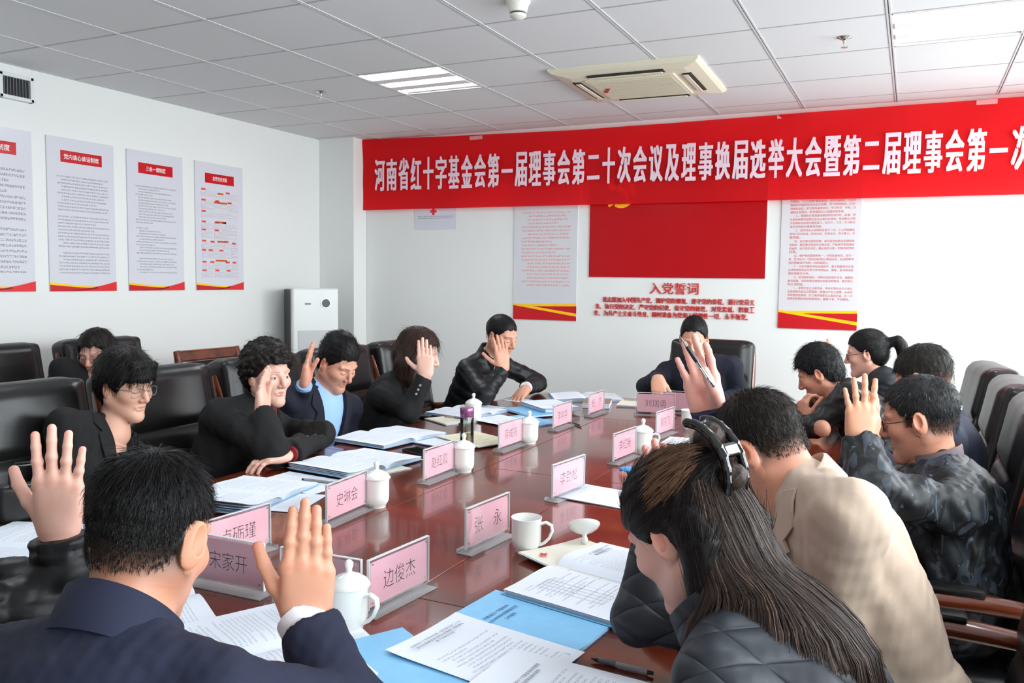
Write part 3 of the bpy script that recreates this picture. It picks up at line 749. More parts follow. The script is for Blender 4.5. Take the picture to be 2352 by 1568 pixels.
GL = 'black leather chairs on the table side away from the windows'; GR = 'black leather chairs on the window side of the table'
chair(-.47, -1.88, 0, 'black leather office chair of the short-haired person with glasses', GL)
chair(-.49, -1.26, 0, 'black leather office chair of the curly-haired woman', GL)
chair(-.49, -.65, 0, 'black leather office chair with dark wood side, of the man in the blue shirt', GL)
chair(-.51, -.03, 0, 'black leather office chair of the brown-haired woman', GL)
chair(-.50, .57, 2, 'black leather office chair of the man in the black down jacket', GL)
chair(.80, 1.42, -88, 'black leather office chair at the head of the table under the oath text', 'black leather chairs at the table ends')
chair(1.95, .80, 180+6, 'black leather office chair with orange wood side, empty beside the white wall', GR)
chair(1.98, .16, 180, 'black leather office chair just behind the man in the leather jacket', GR)
chair(2.0, -.46, 180, 'black leather office chair of the man in the navy suit beside the camouflage jacket', GR)
chair(2.02, -1.10, 180, 'black leather office chair of the man in the camouflage jacket', GR)
chair(1.97, -1.83, 180, 'black leather office chair of the man in the beige blazer', GR)
chair(1.98, -2.50, 180, 'black leather office chair of the woman with the claw clip', GR)
chair(1.02, -3.16, 92, 'black leather office chair of the short-haired man at the table end facing the banner', 'black leather chairs at the table ends')
chair(.38, -3.14, 90, 'black leather office chair of the person in the black puffer sleeve', 'black leather chairs at the table ends')
chair(-.56, -2.52, 3, 'black leather office chair of the person beside the black handbag', GL)
GW = 'chairs along the poster wall'
chair(-2.05, -.93, 2, 'black leather office chair by the poster wall, of the woman with long dark hair', GW)
chair(-2.05, -.28, 0, 'empty black leather office chair by the poster wall, next to the wooden-framed chair', GW)
vc = make_visitor_chair(); vc.location = (-1.95, .40, 0); vc.rotation_euler = (0, 0, R(-92)); tag(vc, 'wooden-framed visitor chair with black pad by the poster wall', 'chair', GW)
# ================================================================ FLOOR-STANDING CABINET UNIT
acu = empty('air_purifier_tower', (-2.60, 1.93, 0), R(53), 'tall white floor-standing air unit with round grille in the corner', 'air conditioner')
aw = mat('unit_white', (228, 230, 228), .3); ag = mat('unit_grey', (196, 198, 198), .35); ad_ = mat('unit_dark', (40, 44, 42), .4)
MB().box((0, .09, .68), (.375, .30, 1.36), .01).build('body', ad_, acu)
MB().box((0, -.05, .683), (.39, .016, 1.366), .006).build('rear_band', aw, acu)
MB().box((0, -.064, .683), (.382, .012, 1.36), .004).build('shadow_gap', ad_, acu)
s = SDF(); s.box((0, -.082, .685), (.196, .016, .685), .014, 0); V, F = s.mesh(.012); link('front_panel', np_mesh('front_panel', V, F, aw), None, acu)
MB().box((0, -.0995, .53), (.30, .004, .98), .002).build('lower_grille', ag, acu)
MB().lathe([(0, .0), (.036, .0), (.038, -.004), (.035, -.008), (0, -.008)], 28).build('round_grille', mat('round_grille', (62, 66, 68), .35, metal=.4), acu, True, loc=(.085, -.098, 1.245), rot=(R(-90), 0, 0))
MB().lathe([(.036, .0), (.041, .0), (.041, -.005), (.036, -.005)], 28).build('grille_rim', chrome, acu, True, loc=(.085, -.1, 1.245), rot=(R(-90), 0, 0))
MB().box((-.065, -.0995, 1.24), (.05, .004, .014), .001).build('logo_plate', mat('logo_grey', (120, 122, 122), .3), acu)
# ================================================================ NAME PLATES
acryl = clear('clear_acrylic', (246, 249, 249), .07); acry_e = mat('acrylic_edge', (222, 227, 227), .2); acry_b = mat('acrylic_underside', (186, 182, 182), .25)
pink = mat('pink_card', (250, 196, 208), .4); ink = mat('black_ink', (36, 30, 34), .5)
def nameplate(p0, p1, txt, label, flip=False, ln=.205, wide=False):
    a, b = onz(*p0, TZ), onz(*p1, TZ); c = (a+b)/2; d = b-a; ang = math.atan2(d.y, d.x)
    r = empty('name_plate', (c.x, c.y, TZ), ang, label, 'name plate', 'pink name plates on the table')
    MB().box((0, 0, .0065), (ln+.012, .05, .013), .001, 1).build('base', acryl, r); MB().box((0, 0, .0011), (ln+.010, .048, .0016)).build('base_underside', acry_b, r)
    MB().box((0, 0, .066), (ln, .0068, .106), .0008, 1).build('holder', acryl, r)
    rim = MB()
    for q in (-1, 1): rim.box((q*(ln/2-.0006), 0, .066), (.0014, .0072, .107))
    rim.box((0, 0, .1190), (ln, .0072, .0014)); rim.build('edge_rim', acry_e, r)
    MB().box((0, 0, .0645), (ln-.012, .0016, .094)).build('card', pink, r)
    cw = ln-.012
    for side in (-1, 1):
        if not txt: break
        n = len(txt.replace(' ', '')); tw = .108 if n == 3 else .125
        if n == 3: parts = [(txt, -tw/2, tw)]
        else: parts = [(txt[0], -.062, .038), (txt[-1], .026, .038)]
        for (t, x, w) in parts:
            me, ww, hh = text_mesh(t, w, w/len(t)*1.12 if n != 3 else .040, -.014); me.materials.append(ink)
            o = link('lettering', me, None, r)
            if side < 0: frame(o, (x, -.0009, .044), (1, 0, 0), (0, 0, 1))
            else: frame(o, (-x, .0009, .044), (-1, 0, 0), (0, 0, 1))
    for qx in (-1, 1):
        for qz in (.026, .108): MB().lathe([(.0018, -.0044), (.0018, .0044), (0, .0044)], 8).build('screw', chrome, r, loc=(qx*(ln/2-.011), 0, qz), rot=(R(90), 0, 0))
    return r
nameplate((744, 1212), (846, 1166), '史琳会', 'pink name plate beside the closed cup before the curly-haired woman')
nameplate((963, 1116), (1052, 1081), '赵红霞', 'pink name plate next to a closed cup and the purple-capped flask')
nameplate((1138, 1041), (1206, 1017), '蒋成亮', 'pink name plate next to a closed cup, beyond the purple-capped flask')
nameplate((1261, 993), (1320, 972), '李向华', 'pink name plate in front of the pile of blue folders')
nameplate((1345, 960), (1393, 943), '任 杰', 'pink name plate with two characters beside the stack of brown notebooks')
nameplate((1458, 952), (1552, 956), '刘瑞勇', 'pink name plate facing down the table, before the man under the oath text')
nameplate((1503, 1008), (1550, 990), '吴宗飞', 'pink name plate just before the open cup beside the raised wrist')
nameplate((1403, 1069), (1464, 1044), '李红新', 'pink name plate beside the closed cup and the blue strap')
nameplate((1262, 1155), (1346, 1121), '李劲松', 'pink name plate with a pale blue reflection, beside a single white sheet')
nameplate((1066, 1275), (1170, 1226), '张 永', 'pink name plate with two characters beside the open mug')
nameplate((846, 1416), (982, 1347), '边俊杰', 'pink name plate beside the closed mug with a handle')
nameplate((470, 1310), (620, 1258), '卢砺瑾', 'pink name plate half hidden behind another plate and the short-haired man')
nameplate((440, 1336), (614, 1372), '宋家开', 'dusky name plate set across the table beside the cheek of the short-haired man')
nameplate((636, 1376), (842, 1416), '', 'dusky blank name plate behind the raised hand and the closed mug')
nameplate((1541, 948), (1590, 951), '', 'blank pink name plate behind the raised wrist and the open cup')

# ================================================================ CUPS
china = mat('white_china', (240, 242, 238), .12, coat=.4)
def cup(px, py, hang, lid, label, sc=1.0, nudge=.007):
    c = onz(px, py, TZ); r = empty('lidded_cup' if lid else 'mug', (c.x, c.y, TZ), R(hang), label, 'cup', 'white china cups on the table')
    r.scale = (sc, sc, sc)
    r.location.y += nudge
    MB().lathe([(0, .003), (.024, .003), (.026, 0), (.028, 0), (.0285, .004), (.031, .009), (.0375, .02), (.0385, .035), (.0385, .08), (.0405, .089), (.0392, .0895), (.0365, .08), (.0363, .03), (.03, .014), (0, .012)], 36).build('body', china, r, True, 50)
    MB().tube([(.037, 0, .074), (.052, 0, .079), (.066, 0, .072), (.068, 0, .058), (.06, 0, .038), (.048, 0, .025), (.036, 0, .019)], [.0045, .0042, .0045, .0045, .004, .004, .0045], 8, flat=1.5, nrm=(0, 0, 1)).build('handle', china, r, True, 60)
    if lid:
        l = MB().lathe([(.037, .086), (.0425, .0895), (.043, .092), (.036, .101), (.022, .110), (.01, .1145), (.0065, .117), (.006, .122), (.009, .130), (.0085, .136), (.004, .141), (0, .142)], 36).build('lid', china, r, True, 70)
    return r
cup(862, 1164, 160, True, 'white lidded china cup touching the plate before the curly-haired woman')
cup(1063, 1083, 150, True, 'white lidded china cup in front of the purple-capped flask')
cup(1214, 1018, 150, True, 'white lidded china cup between two plates, past the flask')
cup(1086, 968, 190, True, 'white lidded china cup behind the purple-capped flask, among open booklets')
cup(1475, 1040, 30, True, 'white lidded china cup touching the plate near the blue strap')
cup(1206, 1266, 12, False, 'white china mug without lid beside the upturned lid')
cup(1582, 984, 60, False, 'white china cup without lid, behind the raised wrist')
cup(797, 1446, 0, True, 'white lidded china mug behind the raised hand of the short-haired man')
# upturned lid lying on the magazine
c = onz(1340, 1246, TZ+.01)
ul = empty('cup_lid', (c.x, c.y, TZ+.0165), R(20), 'white china cup lid lying upturned on the magazine', 'cup lid')
lid_o = MB().lathe([(.043, .0), (.043, -.003), (.036, -.012), (.022, -.021), (.01, -.0255), (.0065, -.028), (.006, -.033), (.009, -.041), (.0085, -.047), (.004, -.052), (0, -.053)], 36)
bmesh.ops.recalc_face_normals(lid_o.bm, faces=lid_o.bm.faces[:]); o = lid_o.build('lid_shell', china, ul, True, 70, loc=(0, 0, .043), rot=(R(-36), R(-6), 0))
MB().lathe([(.043, -.0), (.036, -.0085), (.022, -.018), (.01, -.022), (0, -.023)], 36).build('lid_inside', china, ul, True, 70, loc=(0, 0, .0435), rot=(R(-36), R(-6), 0))
# ================================================================ FLASK
c = onz(1072, 1043, TZ)
fk = empty('tea_flask', (c.x, c.y, TZ), 0, 'clear tea flask with purple metal cap standing among booklets', 'flask')
MB().lathe([(0, .0), (.026, 0), (.0275, .003), (.0275, .150), (.025, .156)], 28).build('outer_glass', clear('flask_glass', (238, 242, 240), .16), fk, True, 50)
MB().lathe([(0, .008), (.022, .008), (.0235, .012), (.0235, .150)], 28).build('inner_glass', clear('flask_glass', (238, 242, 240), .16), fk, True, 50)
MB().lathe([(0, .010), (.021, .010), (.0225, .014), (.0225, .082), (0, .082)], 28).build('tea', clear('tea', (226, 196, 128), .05), fk, True, 50)
MB().lathe([(0, .153), (.0265, .153), (.028, .156), (.028, .186), (.0265, .189), (.012, .190), (0, .190)], 28).build('cap', mat('purple_metal', (150, 92, 138), .25, metal=.7), fk, True, 50)
MB().lathe([(.026, .150), (.0268, .152), (.0268, .1545), (.026, .1555)], 28).build('neck_ring', chrome, fk, True)
MB().box((-.0165, -.0225, .112), (.018, .001, .034), .0, rot=None).build('label_sticker', mat('flask_label', (66, 44, 20), .4), fk).rotation_euler = (0, 0, 0)
# ================================================================ PAPERS
paper = mat('paper_white', (236, 243, 254), .6); blue = mat('blue_cover', (134, 200, 242), .45, bump=.15, bscale=60, var=.05, vscale=40); cream = mat('cream_cover', (236, 232, 210), .5)
ptxt = [printed('page_print_%d' % i, (236, 243, 254), (86, 88, 110), rows=r_, cols=c_, margin=(.13, .88, .1, m_), strength=.32, para=p_, blank=b_) for i, (r_, c_, m_, p_, b_) in enumerate(((32, 28, .9, .25, .1), (30, 26, .72, .35, .2), (36, 30, .88, .2, .05)))]
GD = 'papers and booklets on the table'
def place(name, px, py, up, label, cat='paper', z=0):
    c = onz(px, py, TZ+z); return empty(name, (c.x, c.y, TZ+z), R(up-90), label, cat, GD)
def sheet(px, py, up, label, w=.21, h=.297, m=None, z=0.0008, curl=.004, back=None, seed=0, n=1, name='paper_sheet', cat='paper'):
    z = z+.0011*(n-1)+(.0016 if back else 0)
    r = place(name, px, py, up, label, cat, z); g = random.Random(seed)
    a, b = g.uniform(.5, 1), g.uniform(0, 6)
    def f(u, v): return ((u-.5)*w, (v-.5)*h, .0006+curl*(a*(u-.5)**2*4*(.6+.4*math.sin(b+3*v))+.6*max(0, v-.75)**2*12*math.sin(b)**2))
    link('page', gridmesh('page', f, 10, 12, .0005), m or ptxt[seed % 3], r)
    for k in range(1, n):
        ox, oy = g.uniform(-.004, .004), g.uniform(-.004, .004)
        link('page', gridmesh('page', lambda u, v: (f(u, v)[0]+ox, f(u, v)[1]+oy, f(u, v)[2]-.0011*k), 6, 6, .0005), paper, r)
    if back: link('cover', gridmesh('cover', lambda u, v: (f(u, v)[0]*1.01, f(u, v)[1]*1.01, f(u, v)[2]-.0011*n), 6, 6, .0008), back, r)
    return r
def folder(px, py, up, label, w=.21, h=.297, t=.008, m=None, z=0, curl=0, cs=1):
    r = place('blue_booklet', px, py, up, label, 'booklet', z); m = m or blue
    f = lambda u, v: ((u-.5)*w, (v-.5)*h, t+curl*max(0, (u if cs > 0 else 1-u)-.5)**2*4*max(0, .6-v)/.6)
    link('front_cover', gridmesh('front_cover', f, 10, 8, .0007), m, r)
    for k in range(3): link('pages', gridmesh('pages', lambda u, v: ((u-.5)*w*.985, (v-.5)*h*.985, .0012+(f(u, v)[2]-.0024)*(k+1)/3.0-.0004), 10, 8, (t-.002)/4), paper, r)
    link('back_cover', gridmesh('back_cover', lambda u, v: ((u-.5)*w, (v-.5)*h, .0009), 2, 2, .0008), m, r)
    return r
def open_book(px, py, up, label, w=.205, h=.29, lt=.010, rt=.012, m0=None, m1=None, cover=None, z=0, lift=0, seed=0):
    r = place('open_booklet', px, py, up, label, 'booklet', z); cover = cover or blue
    def prof(t, T): return T*(1-.25*t)*(1-math.exp(-t*14))+.012*math.sin(math.pi*min(1, t*1.25))*math.exp(-2.2*t)
    def side(sg, T, up_):
        return lambda u, v: (sg*(u if sg > 0 else 1-u)*w*(1-.015*(.5-abs(v-.5))), (v-.5)*h, .0012+prof(u if sg > 0 else 1-u, T)+up_*((u if sg > 0 else 1-u)**3))
    for sg, T, mm, nm in ((-1, lt, m0, 'left_page'), (1, rt, m1, 'right_page')):
        l_ = lift if sg > 0 else 0
        link(nm, gridmesh(nm, side(sg, T, l_), 16, 6, .0006), mm or ptxt[(seed+(sg > 0)) % 3], r)
        for k in range(4):
            fr_ = (k+.5)/4.5; link('page_block', gridmesh('page_block', (lambda fn, fr_: lambda u, v: (fn(u, v)[0]*(.985+.004*k), fn(u, v)[1]*.995, .0008+(fn(u, v)[2]-.0012)*fr_))(side(sg, T, l_), fr_), 12, 2, .0006), paper, r)
    link('cover', gridmesh('cover', lambda u, v: ((u-.5)*2*(w+.004), (v-.5)*(h+.006), .0008+lift*.6*max(0, (u-.5)*2)**3), 12, 2, .0008), cover, r)
    return r
def doc_text(parent, body, x, y, w, h, m=None, z=.006, name='lettering', **k): return sub_text(parent, body, x, y, w, h, m or mat('doc_ink', (70, 72, 96), .6), name, z, **k)
# left side
open_book(30, 1262, 20, 'open booklet beside the raised puffer sleeve', seed=1)
sheet(16, 1366, 25, 'white sheets with blue backing under the resting hand', seed=2, n=3, back=blue, curl=.002)
open_book(560, 1138, 8, 'open booklet showing its bright blue cover before the person with glasses', lift=.03, seed=0, z=.004)
sheet(618, 1150, 14, 'single printed sheet half under the blue-covered open booklet', seed=5, curl=.0015)
sheet(690, 1108, -4, 'printed sheet with a black pen lying on it', seed=3, curl=.002, w=.2)
open_book(820, 1066, -6, 'open booklet in front of the curly-haired woman', rt=.018, lt=.014, seed=2, lift=.012, z=.006)
sheet(868, 1072, -18, 'cream notebook cover peeking from under the open booklet', w=.15, h=.21, m=cream, n=4, name='notebook', cat='notebook', curl=0, seed=4)
open_book(898, 1004, -8, 'open booklet in front of the man in the blue shirt', rt=.016, seed=1, z=.007)
sheet(1000, 1010, -14, 'printed sheet on blue folder beside the flask', seed=6, back=blue, n=3, curl=.003)
sheet(1092, 1008, -24, 'cream magazine lying open behind the flask', seed=7, m=printed('magazine_print', (232, 228, 200), (150, 140, 90), rows=18, cols=14, strength=.5), n=4, curl=.004, z=.0065, name='magazine', cat='magazine')
open_book(1084, 946, -12, 'open booklet in front of the brown-haired woman', seed=0, z=.001)
sheet(1030, 964, -30, 'cream notebook with a pen beside the brown-haired woman', w=.15, h=.21, m=cream, n=6, name='notebook', cat='notebook', curl=0, seed=8)
sheet(1160, 966, -20, 'printed sheet overlapping the light blue folder', seed=9, n=2, z=.0075, curl=.002)
folder(1205, 968, -24, 'light blue folder behind the plate, under a printed sheet', t=.006)
folder(1225, 946, -35, 'light blue folder lying askew next to the plate before the down-jacket man', t=.009, z=.0065)
sheet(1192, 919, -10, 'white sheet under the hand of the down-jacket man', w=.12, h=.17, m=paper, seed=3, curl=0)
folder(1262, 936, -38, 'thick blue-edged pile of booklets before the down-jacket man', t=.022, z=.016)
sheet(1262, 928, -42, 'printed sheet lying on top of the blue-edged pile', seed=1, z=.0395, curl=.003)
open_book(1345, 913, -60, 'open booklet beside the brown notebooks', seed=2)
nb = folder(1372, 932, -75, 'stack of brown notebooks behind the two-character plate', w=.15, h=.21, t=.03, m=mat('brown_cover', (150, 120, 104), .5)); nb.name = 'notebook_stack'; nb['category'] = 'notebook'
sheet(1452, 926, -80, 'cream notebook lying open before the man under the oath text', w=.15, h=.2, m=cream, n=8, name='notebook', cat='notebook', curl=.002, seed=2)
sheet(1550, 928, -95, 'white papers under the pointing hand of the man under the oath text', seed=6, n=4, curl=.004, back=blue)
sheet(1700, 934, -90, 'white papers on a dark folder by the elbow of the navy-jacket man', seed=7, n=5, back=mat('dark_folder', (40, 44, 50), .4))
# right side
sheet(1390, 1140, 172, 'white printed sheet beside the plate with pale blue reflection', seed=1, n=3, curl=.003, w=.2, h=.28)
sheet(1590, 1016, 180, 'white sheet behind the upraised wrist', seed=4, n=2, w=.17, h=.24)
sheet(1728, 1186, 175, 'white sheet between the beige blazer and the claw-clip hair', seed=0, n=2)
sheet(1840, 945, 180, 'printed sheet under the man resting his mouth on his hand', seed=2, n=3)
mg = sheet(1352, 1290, 152, 'cream magazine with blue artwork under the upturned lid', seed=2, m=mat('magazine_cover', (240, 236, 222), .4), n=6, curl=.004, z=.006, name='magazine', cat='magazine')
poly(mg, [(.0, -.13), (.085, -.13), (.095, -.07), (.07, -.03), (.0, -.02), (-.02, -.08)], mat('art_blue', (104, 168, 216), .4), 'artwork', .0075); poly(mg, [(.02, -.115), (.06, -.12), (.05, -.06), (.01, -.05)], mat('art_pale', (206, 224, 228), .4), 'artwork_light', .0082); poly(mg, [(-.01, -.075), (.015, -.085), (.02, -.05), (-.005, -.045)], mat('art_orange', (224, 150, 120), .4), 'artwork_warm', .0086)
crx, cry = -.07, .09
poly(mg, [(crx-.004, cry-.012), (crx+.004, cry-.012), (crx+.004, cry-.004), (crx+.012, cry-.004), (crx+.012, cry+.004), (crx+.004, cry+.004), (crx+.004, cry+.012), (crx-.004, cry+.012), (crx-.004, cry+.004), (crx-.012, cry+.004), (crx-.012, cry-.004), (crx-.004, cry-.004)], crs, 'red_cross', .0075)
ob = open_book(1396, 1338, 168, 'open booklet with a printed table, on a blue cover, before the claw-clip woman', lt=.012, rt=.020, m0=printed('page_table', (238, 244, 254), (120, 122, 140), rows=26, cols=22, margin=(.12, .8, .25, .9), strength=.5, para=.5, blank=.15), seed=1, z=.0075)
gl_ = MB()
for i in range(9): gl_.box((-.155+.017*i, .005, .0164), (.0006, .17, .0004))
for i in range(3): gl_.box((-.087, -.08+.085*i, .0164), (.137, .0006, .0004))
gl_.build('table_rules', mat('rule_grey', (150, 152, 164), .6), ob)
doc_text(ob, '关于修订《河南省红十字', .045, .098, .13, None, z=.024); doc_text(ob, '基金会财务管理办法》', .05, .084, .11, None, z=.0236)
bf = folder(1215, 1432, 174, 'light blue printed booklet with corner lifting, under the agenda sheet', t=.006, curl=.008, cs=-1, w=.215, h=.3)
for i, (t, w) in enumerate((('河南省红十字基金会', .092), ('2023年财务预算报告及', .108), ('工作报告', .04))): doc_text(bf, t, -w/2-.0, .075-.018*i, w, .0105, m=mat('blue_ink', (46, 84, 140), .6), z=.0068)
ag = sheet(1115, 1500, 172, 'white agenda sheet with a three-line title, corner over the blue booklet', m=printed('agenda_page', (236, 243, 254), (96, 98, 120), rows=26, cols=30, margin=(.14, .88, .1, .70), strength=.45, para=.5, blank=0), curl=.008, seed=1, z=.012, w=.215, h=.3)
for i, (t, w) in enumerate((('河南省红十字基金会第一届理事会第二十次', .15), ('会议及理事换届选举大会暨第二届理事会', .142), ('第一次会议议程', .055))): doc_text(ag, t, -w/2, .112-.011*i, w, .0072, z=.0085)
s2 = sheet(1288, 1592, 176, 'white printed sheet with blue backing overlapping the agenda sheet', m=printed('agenda_page2', (236, 243, 254), (96, 98, 120), rows=26, cols=30, margin=(.14, .88, .1, .66), strength=.45, para=.5, blank=0), curl=.004, seed=4, z=.018, back=blue, n=2)
for i, (t, w) in enumerate((('关于修订《河南省红十字基金会财务管理', .14), ('办法》等十项规章制度的说明', .1))): doc_text(s2, t, -w/2, .075-.012*i, w, .0075, z=.0035)
# near end
b14 = open_book(585, 1512, 62, 'open booklet under the raised hand of the short-haired man', seed=0, lt=.014, rt=.016, z=.005)
sheet(655, 1470, 58, 'white title sheet tucked under the open booklet', m=paper, seed=3, curl=.002)
bf2 = folder(890, 1548, 150, 'light blue booklet beside the navy sleeve, corner turned up', z=.004, t=.008, curl=.03, cs=-1)
open_book(285, 1402, 60, 'white and blue pages hidden behind the chin of the short-haired man', seed=1)
# ================================================================ PENS, PHONE, STRAP, BAG
black_pl = mat('black_plastic', (26, 26, 28), .3); grey_rub = mat('grey_rubber', (92, 94, 104), .6); pen_clear = mat('pen_clear', (190, 190, 196), .15, trans=.4)
def pen(a, b, label, z=.006, kind=0):
    a, b = Vector(a), Vector(b); d = (b-a).normalized(); L = (b-a).length
    r = empty('pen', a, 0, label, 'pen'); q = d.to_track_quat('Z', 'Y'); r.rotation_mode = 'QUATERNION'; r.rotation_quaternion = q
    if kind == 0:
        MB().lathe([(0, 0), (.0007, 0), (.0042, .012), (.0048, .016)], 14).build('tip', black_pl, r, True, 60)
        MB().lathe([(.0048, .016), (.0056, .03), (.0054, .05)], 14).build('grip', grey_rub, r, True, 60)
        MB().lathe([(.005, .05), (.005, L-.012), (.0045, L-.01)], 14).build('barrel', pen_clear, r, True, 60)
        MB().lathe([(0, .055), (.0022, .055), (.0022, L-.03), (0, L-.03)], 10).build('refill', mat('refill', (40, 36, 40), .3), r, True, 60)
        MB().lathe([(.0046, L-.012), (.0034, L-.01), (.0034, L), (0, L)], 12).build('button', black_pl, r, True, 60)
        MB().box((.0066, 0, L-.032), (.0016, .004, .04), .0006).build('clip', pen_clear, r)
    else:
        MB().lathe([(0, 0), (.0006, 0), (.0022, .014), (.0036, .022), (.0042, .026)], 14).build('tip', chrome, r, True, 60)
        MB().lathe([(.0042, .026), (.0050, .034), (.0052, .062), (.0044, .066)], 14).build('grip', black_pl, r, True, 60)
        MB().lathe([(.0042, .066), (.0042, L-.022), (.004, L-.02)], 14).build('barrel', clear('flask_glass'), r, True, 60)
        MB().lathe([(0, .066), (.0019, .066), (.0019, L-.05), (0, L-.05)], 10).build('refill', black_pl, r, True, 60)
        MB().lathe([(.0046, L-.022), (.0046, L-.002), (.003, L), (0, L)], 14).build('end_cap', chrome, r, True, 60)
        MB().box((.0062, 0, L-.026), (.0014, .0036, .042), .0006).build('clip', chrome, r)
    return r
P3d = lambda px, py, z: onz(px, py, TZ+z)
pen(P3d(1357, 1511, .006), P3d(1500, 1546, .006), 'grey-grip pen lying on the bare table beside the agenda sheet')
pen(P3d(790, 1112, .006), P3d(694, 1100, .006), 'black pen lying on the printed sheet before the curly-haired woman')
pen(P3d(1062, 962, .008), P3d(1022, 957, .008), 'black pen lying on the cream notebook')
pen(P3d(1338, 980, .006), P3d(1300, 962, .006), 'silver pen lying beyond the plate at the pile of booklets', kind=1)
c = onz(965, 1040, TZ); ph = empty('phone', (c.x, c.y, TZ), R(66), 'black phone lying on the table near the flask', 'phone')
MB().box((0, 0, .0045), (.075, .155, .008), .003).build('body', black_pl, ph); MB().box((0, 0, .0087), (.069, .149, .0008)).build('screen', mat('phone_glass', (14, 14, 16), .05), ph)
c = onz(1447, 1085, TZ); bs = empty('blue_strap', (c.x, c.y, TZ), R(30), 'small bright blue rolled strap beside the raised fingers', 'strap')
MB().tube([(.03*math.cos(a/8*6.0), .012*math.sin(a/8*6.0), .012) for a in range(9)], .009, 8, flat=1.3).build('band', mat('strap_blue', (86, 164, 226), .5), bs, True); MB().box((.035, .0, .012), (.012, .014, .018), .003).build('clasp', black_pl, bs)
hb = empty('handbag', (-.12, -2.05, TZ), R(62), 'black handbag with thin handles standing on the table edge', 'bag')
hb.scale = (.45, .45, .45); hb.location = onz(58, 1196, TZ); hb.location.z = TZ+.002
s = SDF(); s.box((0, 0, .12), (.15, .06, .12), .03, 0); s.fn(wrinkle(9, 22, .006), (-.2, -.1, 0), (.2, .1, .3), 0, 'a'); V, F = s.mesh(.012); link('body', np_mesh('body', V, F, leather), None, hb)
for q in (-1, 1): MB().tube([(-.08, q*.04, .22), (-.075, q*.045, .30), (-.04, q*.05, .36), (.04, q*.05, .36), (.075, q*.045, .30), (.08, q*.04, .22)], .006, 8).build('handle', black_pl, hb, True)
for q in (-.03, .0, .03): MB().lathe([(0, 0), (.005, .0), (.004, .003), (0, .004)], 10).build('stud', chrome, hb, True, loc=(.152, q, .12), rot=(0, R(90), 0))
# ================================================================ PEOPLE: builders
def basis(fw, up=(0, 0, 1)):
    f = unit(fw); r = unit(np.cross(f, up)); u = np.cross(r, f); return r, f, u
def ang_dir(a, pitch=0):
    a, p = R(a), R(pitch); return V3(math.cos(a)*math.cos(p), math.sin(a)*math.cos(p), -math.sin(p))
def sphere_paint(C, L, c, r, col, soft=.3, w=1.0):
    """blend colour col into C where local points L fall inside ellipsoid (c, r)"""
    d = np.sqrt((((L-np.array(c))/np.array(r))**2).sum(1)); t = np.clip((1-d)/soft, 0, 1)*w
    C[:] = C*(1-t[:, None])+np.array(lin(col)[:3])*t[:, None]
skin_m = mat('skin', (220, 170, 140), .42, spec=.35, sss=.12, bump=.06, bscale=420, attr='tint')
def hair_material(name, col, rough=.34): return mat(name, col, rough+.14, spec=.22, var=.25, vscale=60, bump=.25, bscale=160, attr=None)
def head_sdf(s, fem=False, eyes='down', jaw=1.0, nose=1.0, ear=1.0):
    w = .96 if fem else 1.0
    s.ell((0, -.012, .030), (.0755*w, .0955, .087), 0)
    s.ell((0, .020, -.034), (.0620*w*jaw, .066, .079), .03)
    for q in (-1, 1):
        s.cone((q*.050*jaw, -.008, -.050), (q*.012, .064, -.099), .021, .018, .025)
        s.ell((q*.040, .054, -.022), (.024, .026, .022), .02)
        s.cone((q*.014, .081, .022), (q*.045, .069, .024), .0085, .0075, .012)
    s.ell((0, .071, -.1), (.018, .016, .016), .02)
    for q in (-1, 1): s.ell((q*.031, .093, .002), (.017, .014, .011), .010, 'd')
    for q in (-1, 1): s.ell((q*.031, .0725, .000), (.0150, .0125, .0105), .004)
    s.cone((0, .083, .016), (0, .1045*nose, -.028), .0075, .0105, .010)
    s.ell((0, .098*nose, -.034), (.011, .011, .008), .006)
    for q in (-1, 1): s.ell((q*.0115, .092, -.033), (.0072, .0095, .0072), .005)
    s.cone((-.018, .0765, -.0605), (.018, .0765, -.0605), .0052, .0052, .008); s.ell((0, .0835, -.0585), (.012, .005, .0046), .006)
    s.ell((0, .0815, -.0695), (.015, .0060, .0054), .006)
    s.box((0, .0905, -.0645), (.021, .008, .0008), .0007, .003, 'd')
    for q in (-1, 1):
        ea = -.55*q; Ra = np.array([[math.cos(ea), -math.sin(ea), 0], [math.sin(ea), math.cos(ea), 0], [0, 0, 1]])@rx(R(-8))
        s.ell((q*(.0765+.003*ear)*w, -.012, -.004), (.0085*ear, .0185*ear, .0315*ear), .006, rot=Ra); s.ell((q*.0750*w, -.004, -.030*ear), (.006, .010, .011*ear), .005)
        s.ell((q*(.0845+.003*ear)*w, -.007, .003), (.0060*ear, .0110*ear, .020*ear), .004, 'd', rot=Ra); s.cone((q*.078*w, .004, -.004), (q*.077*w, .003, -.02), .006, .006, .006)
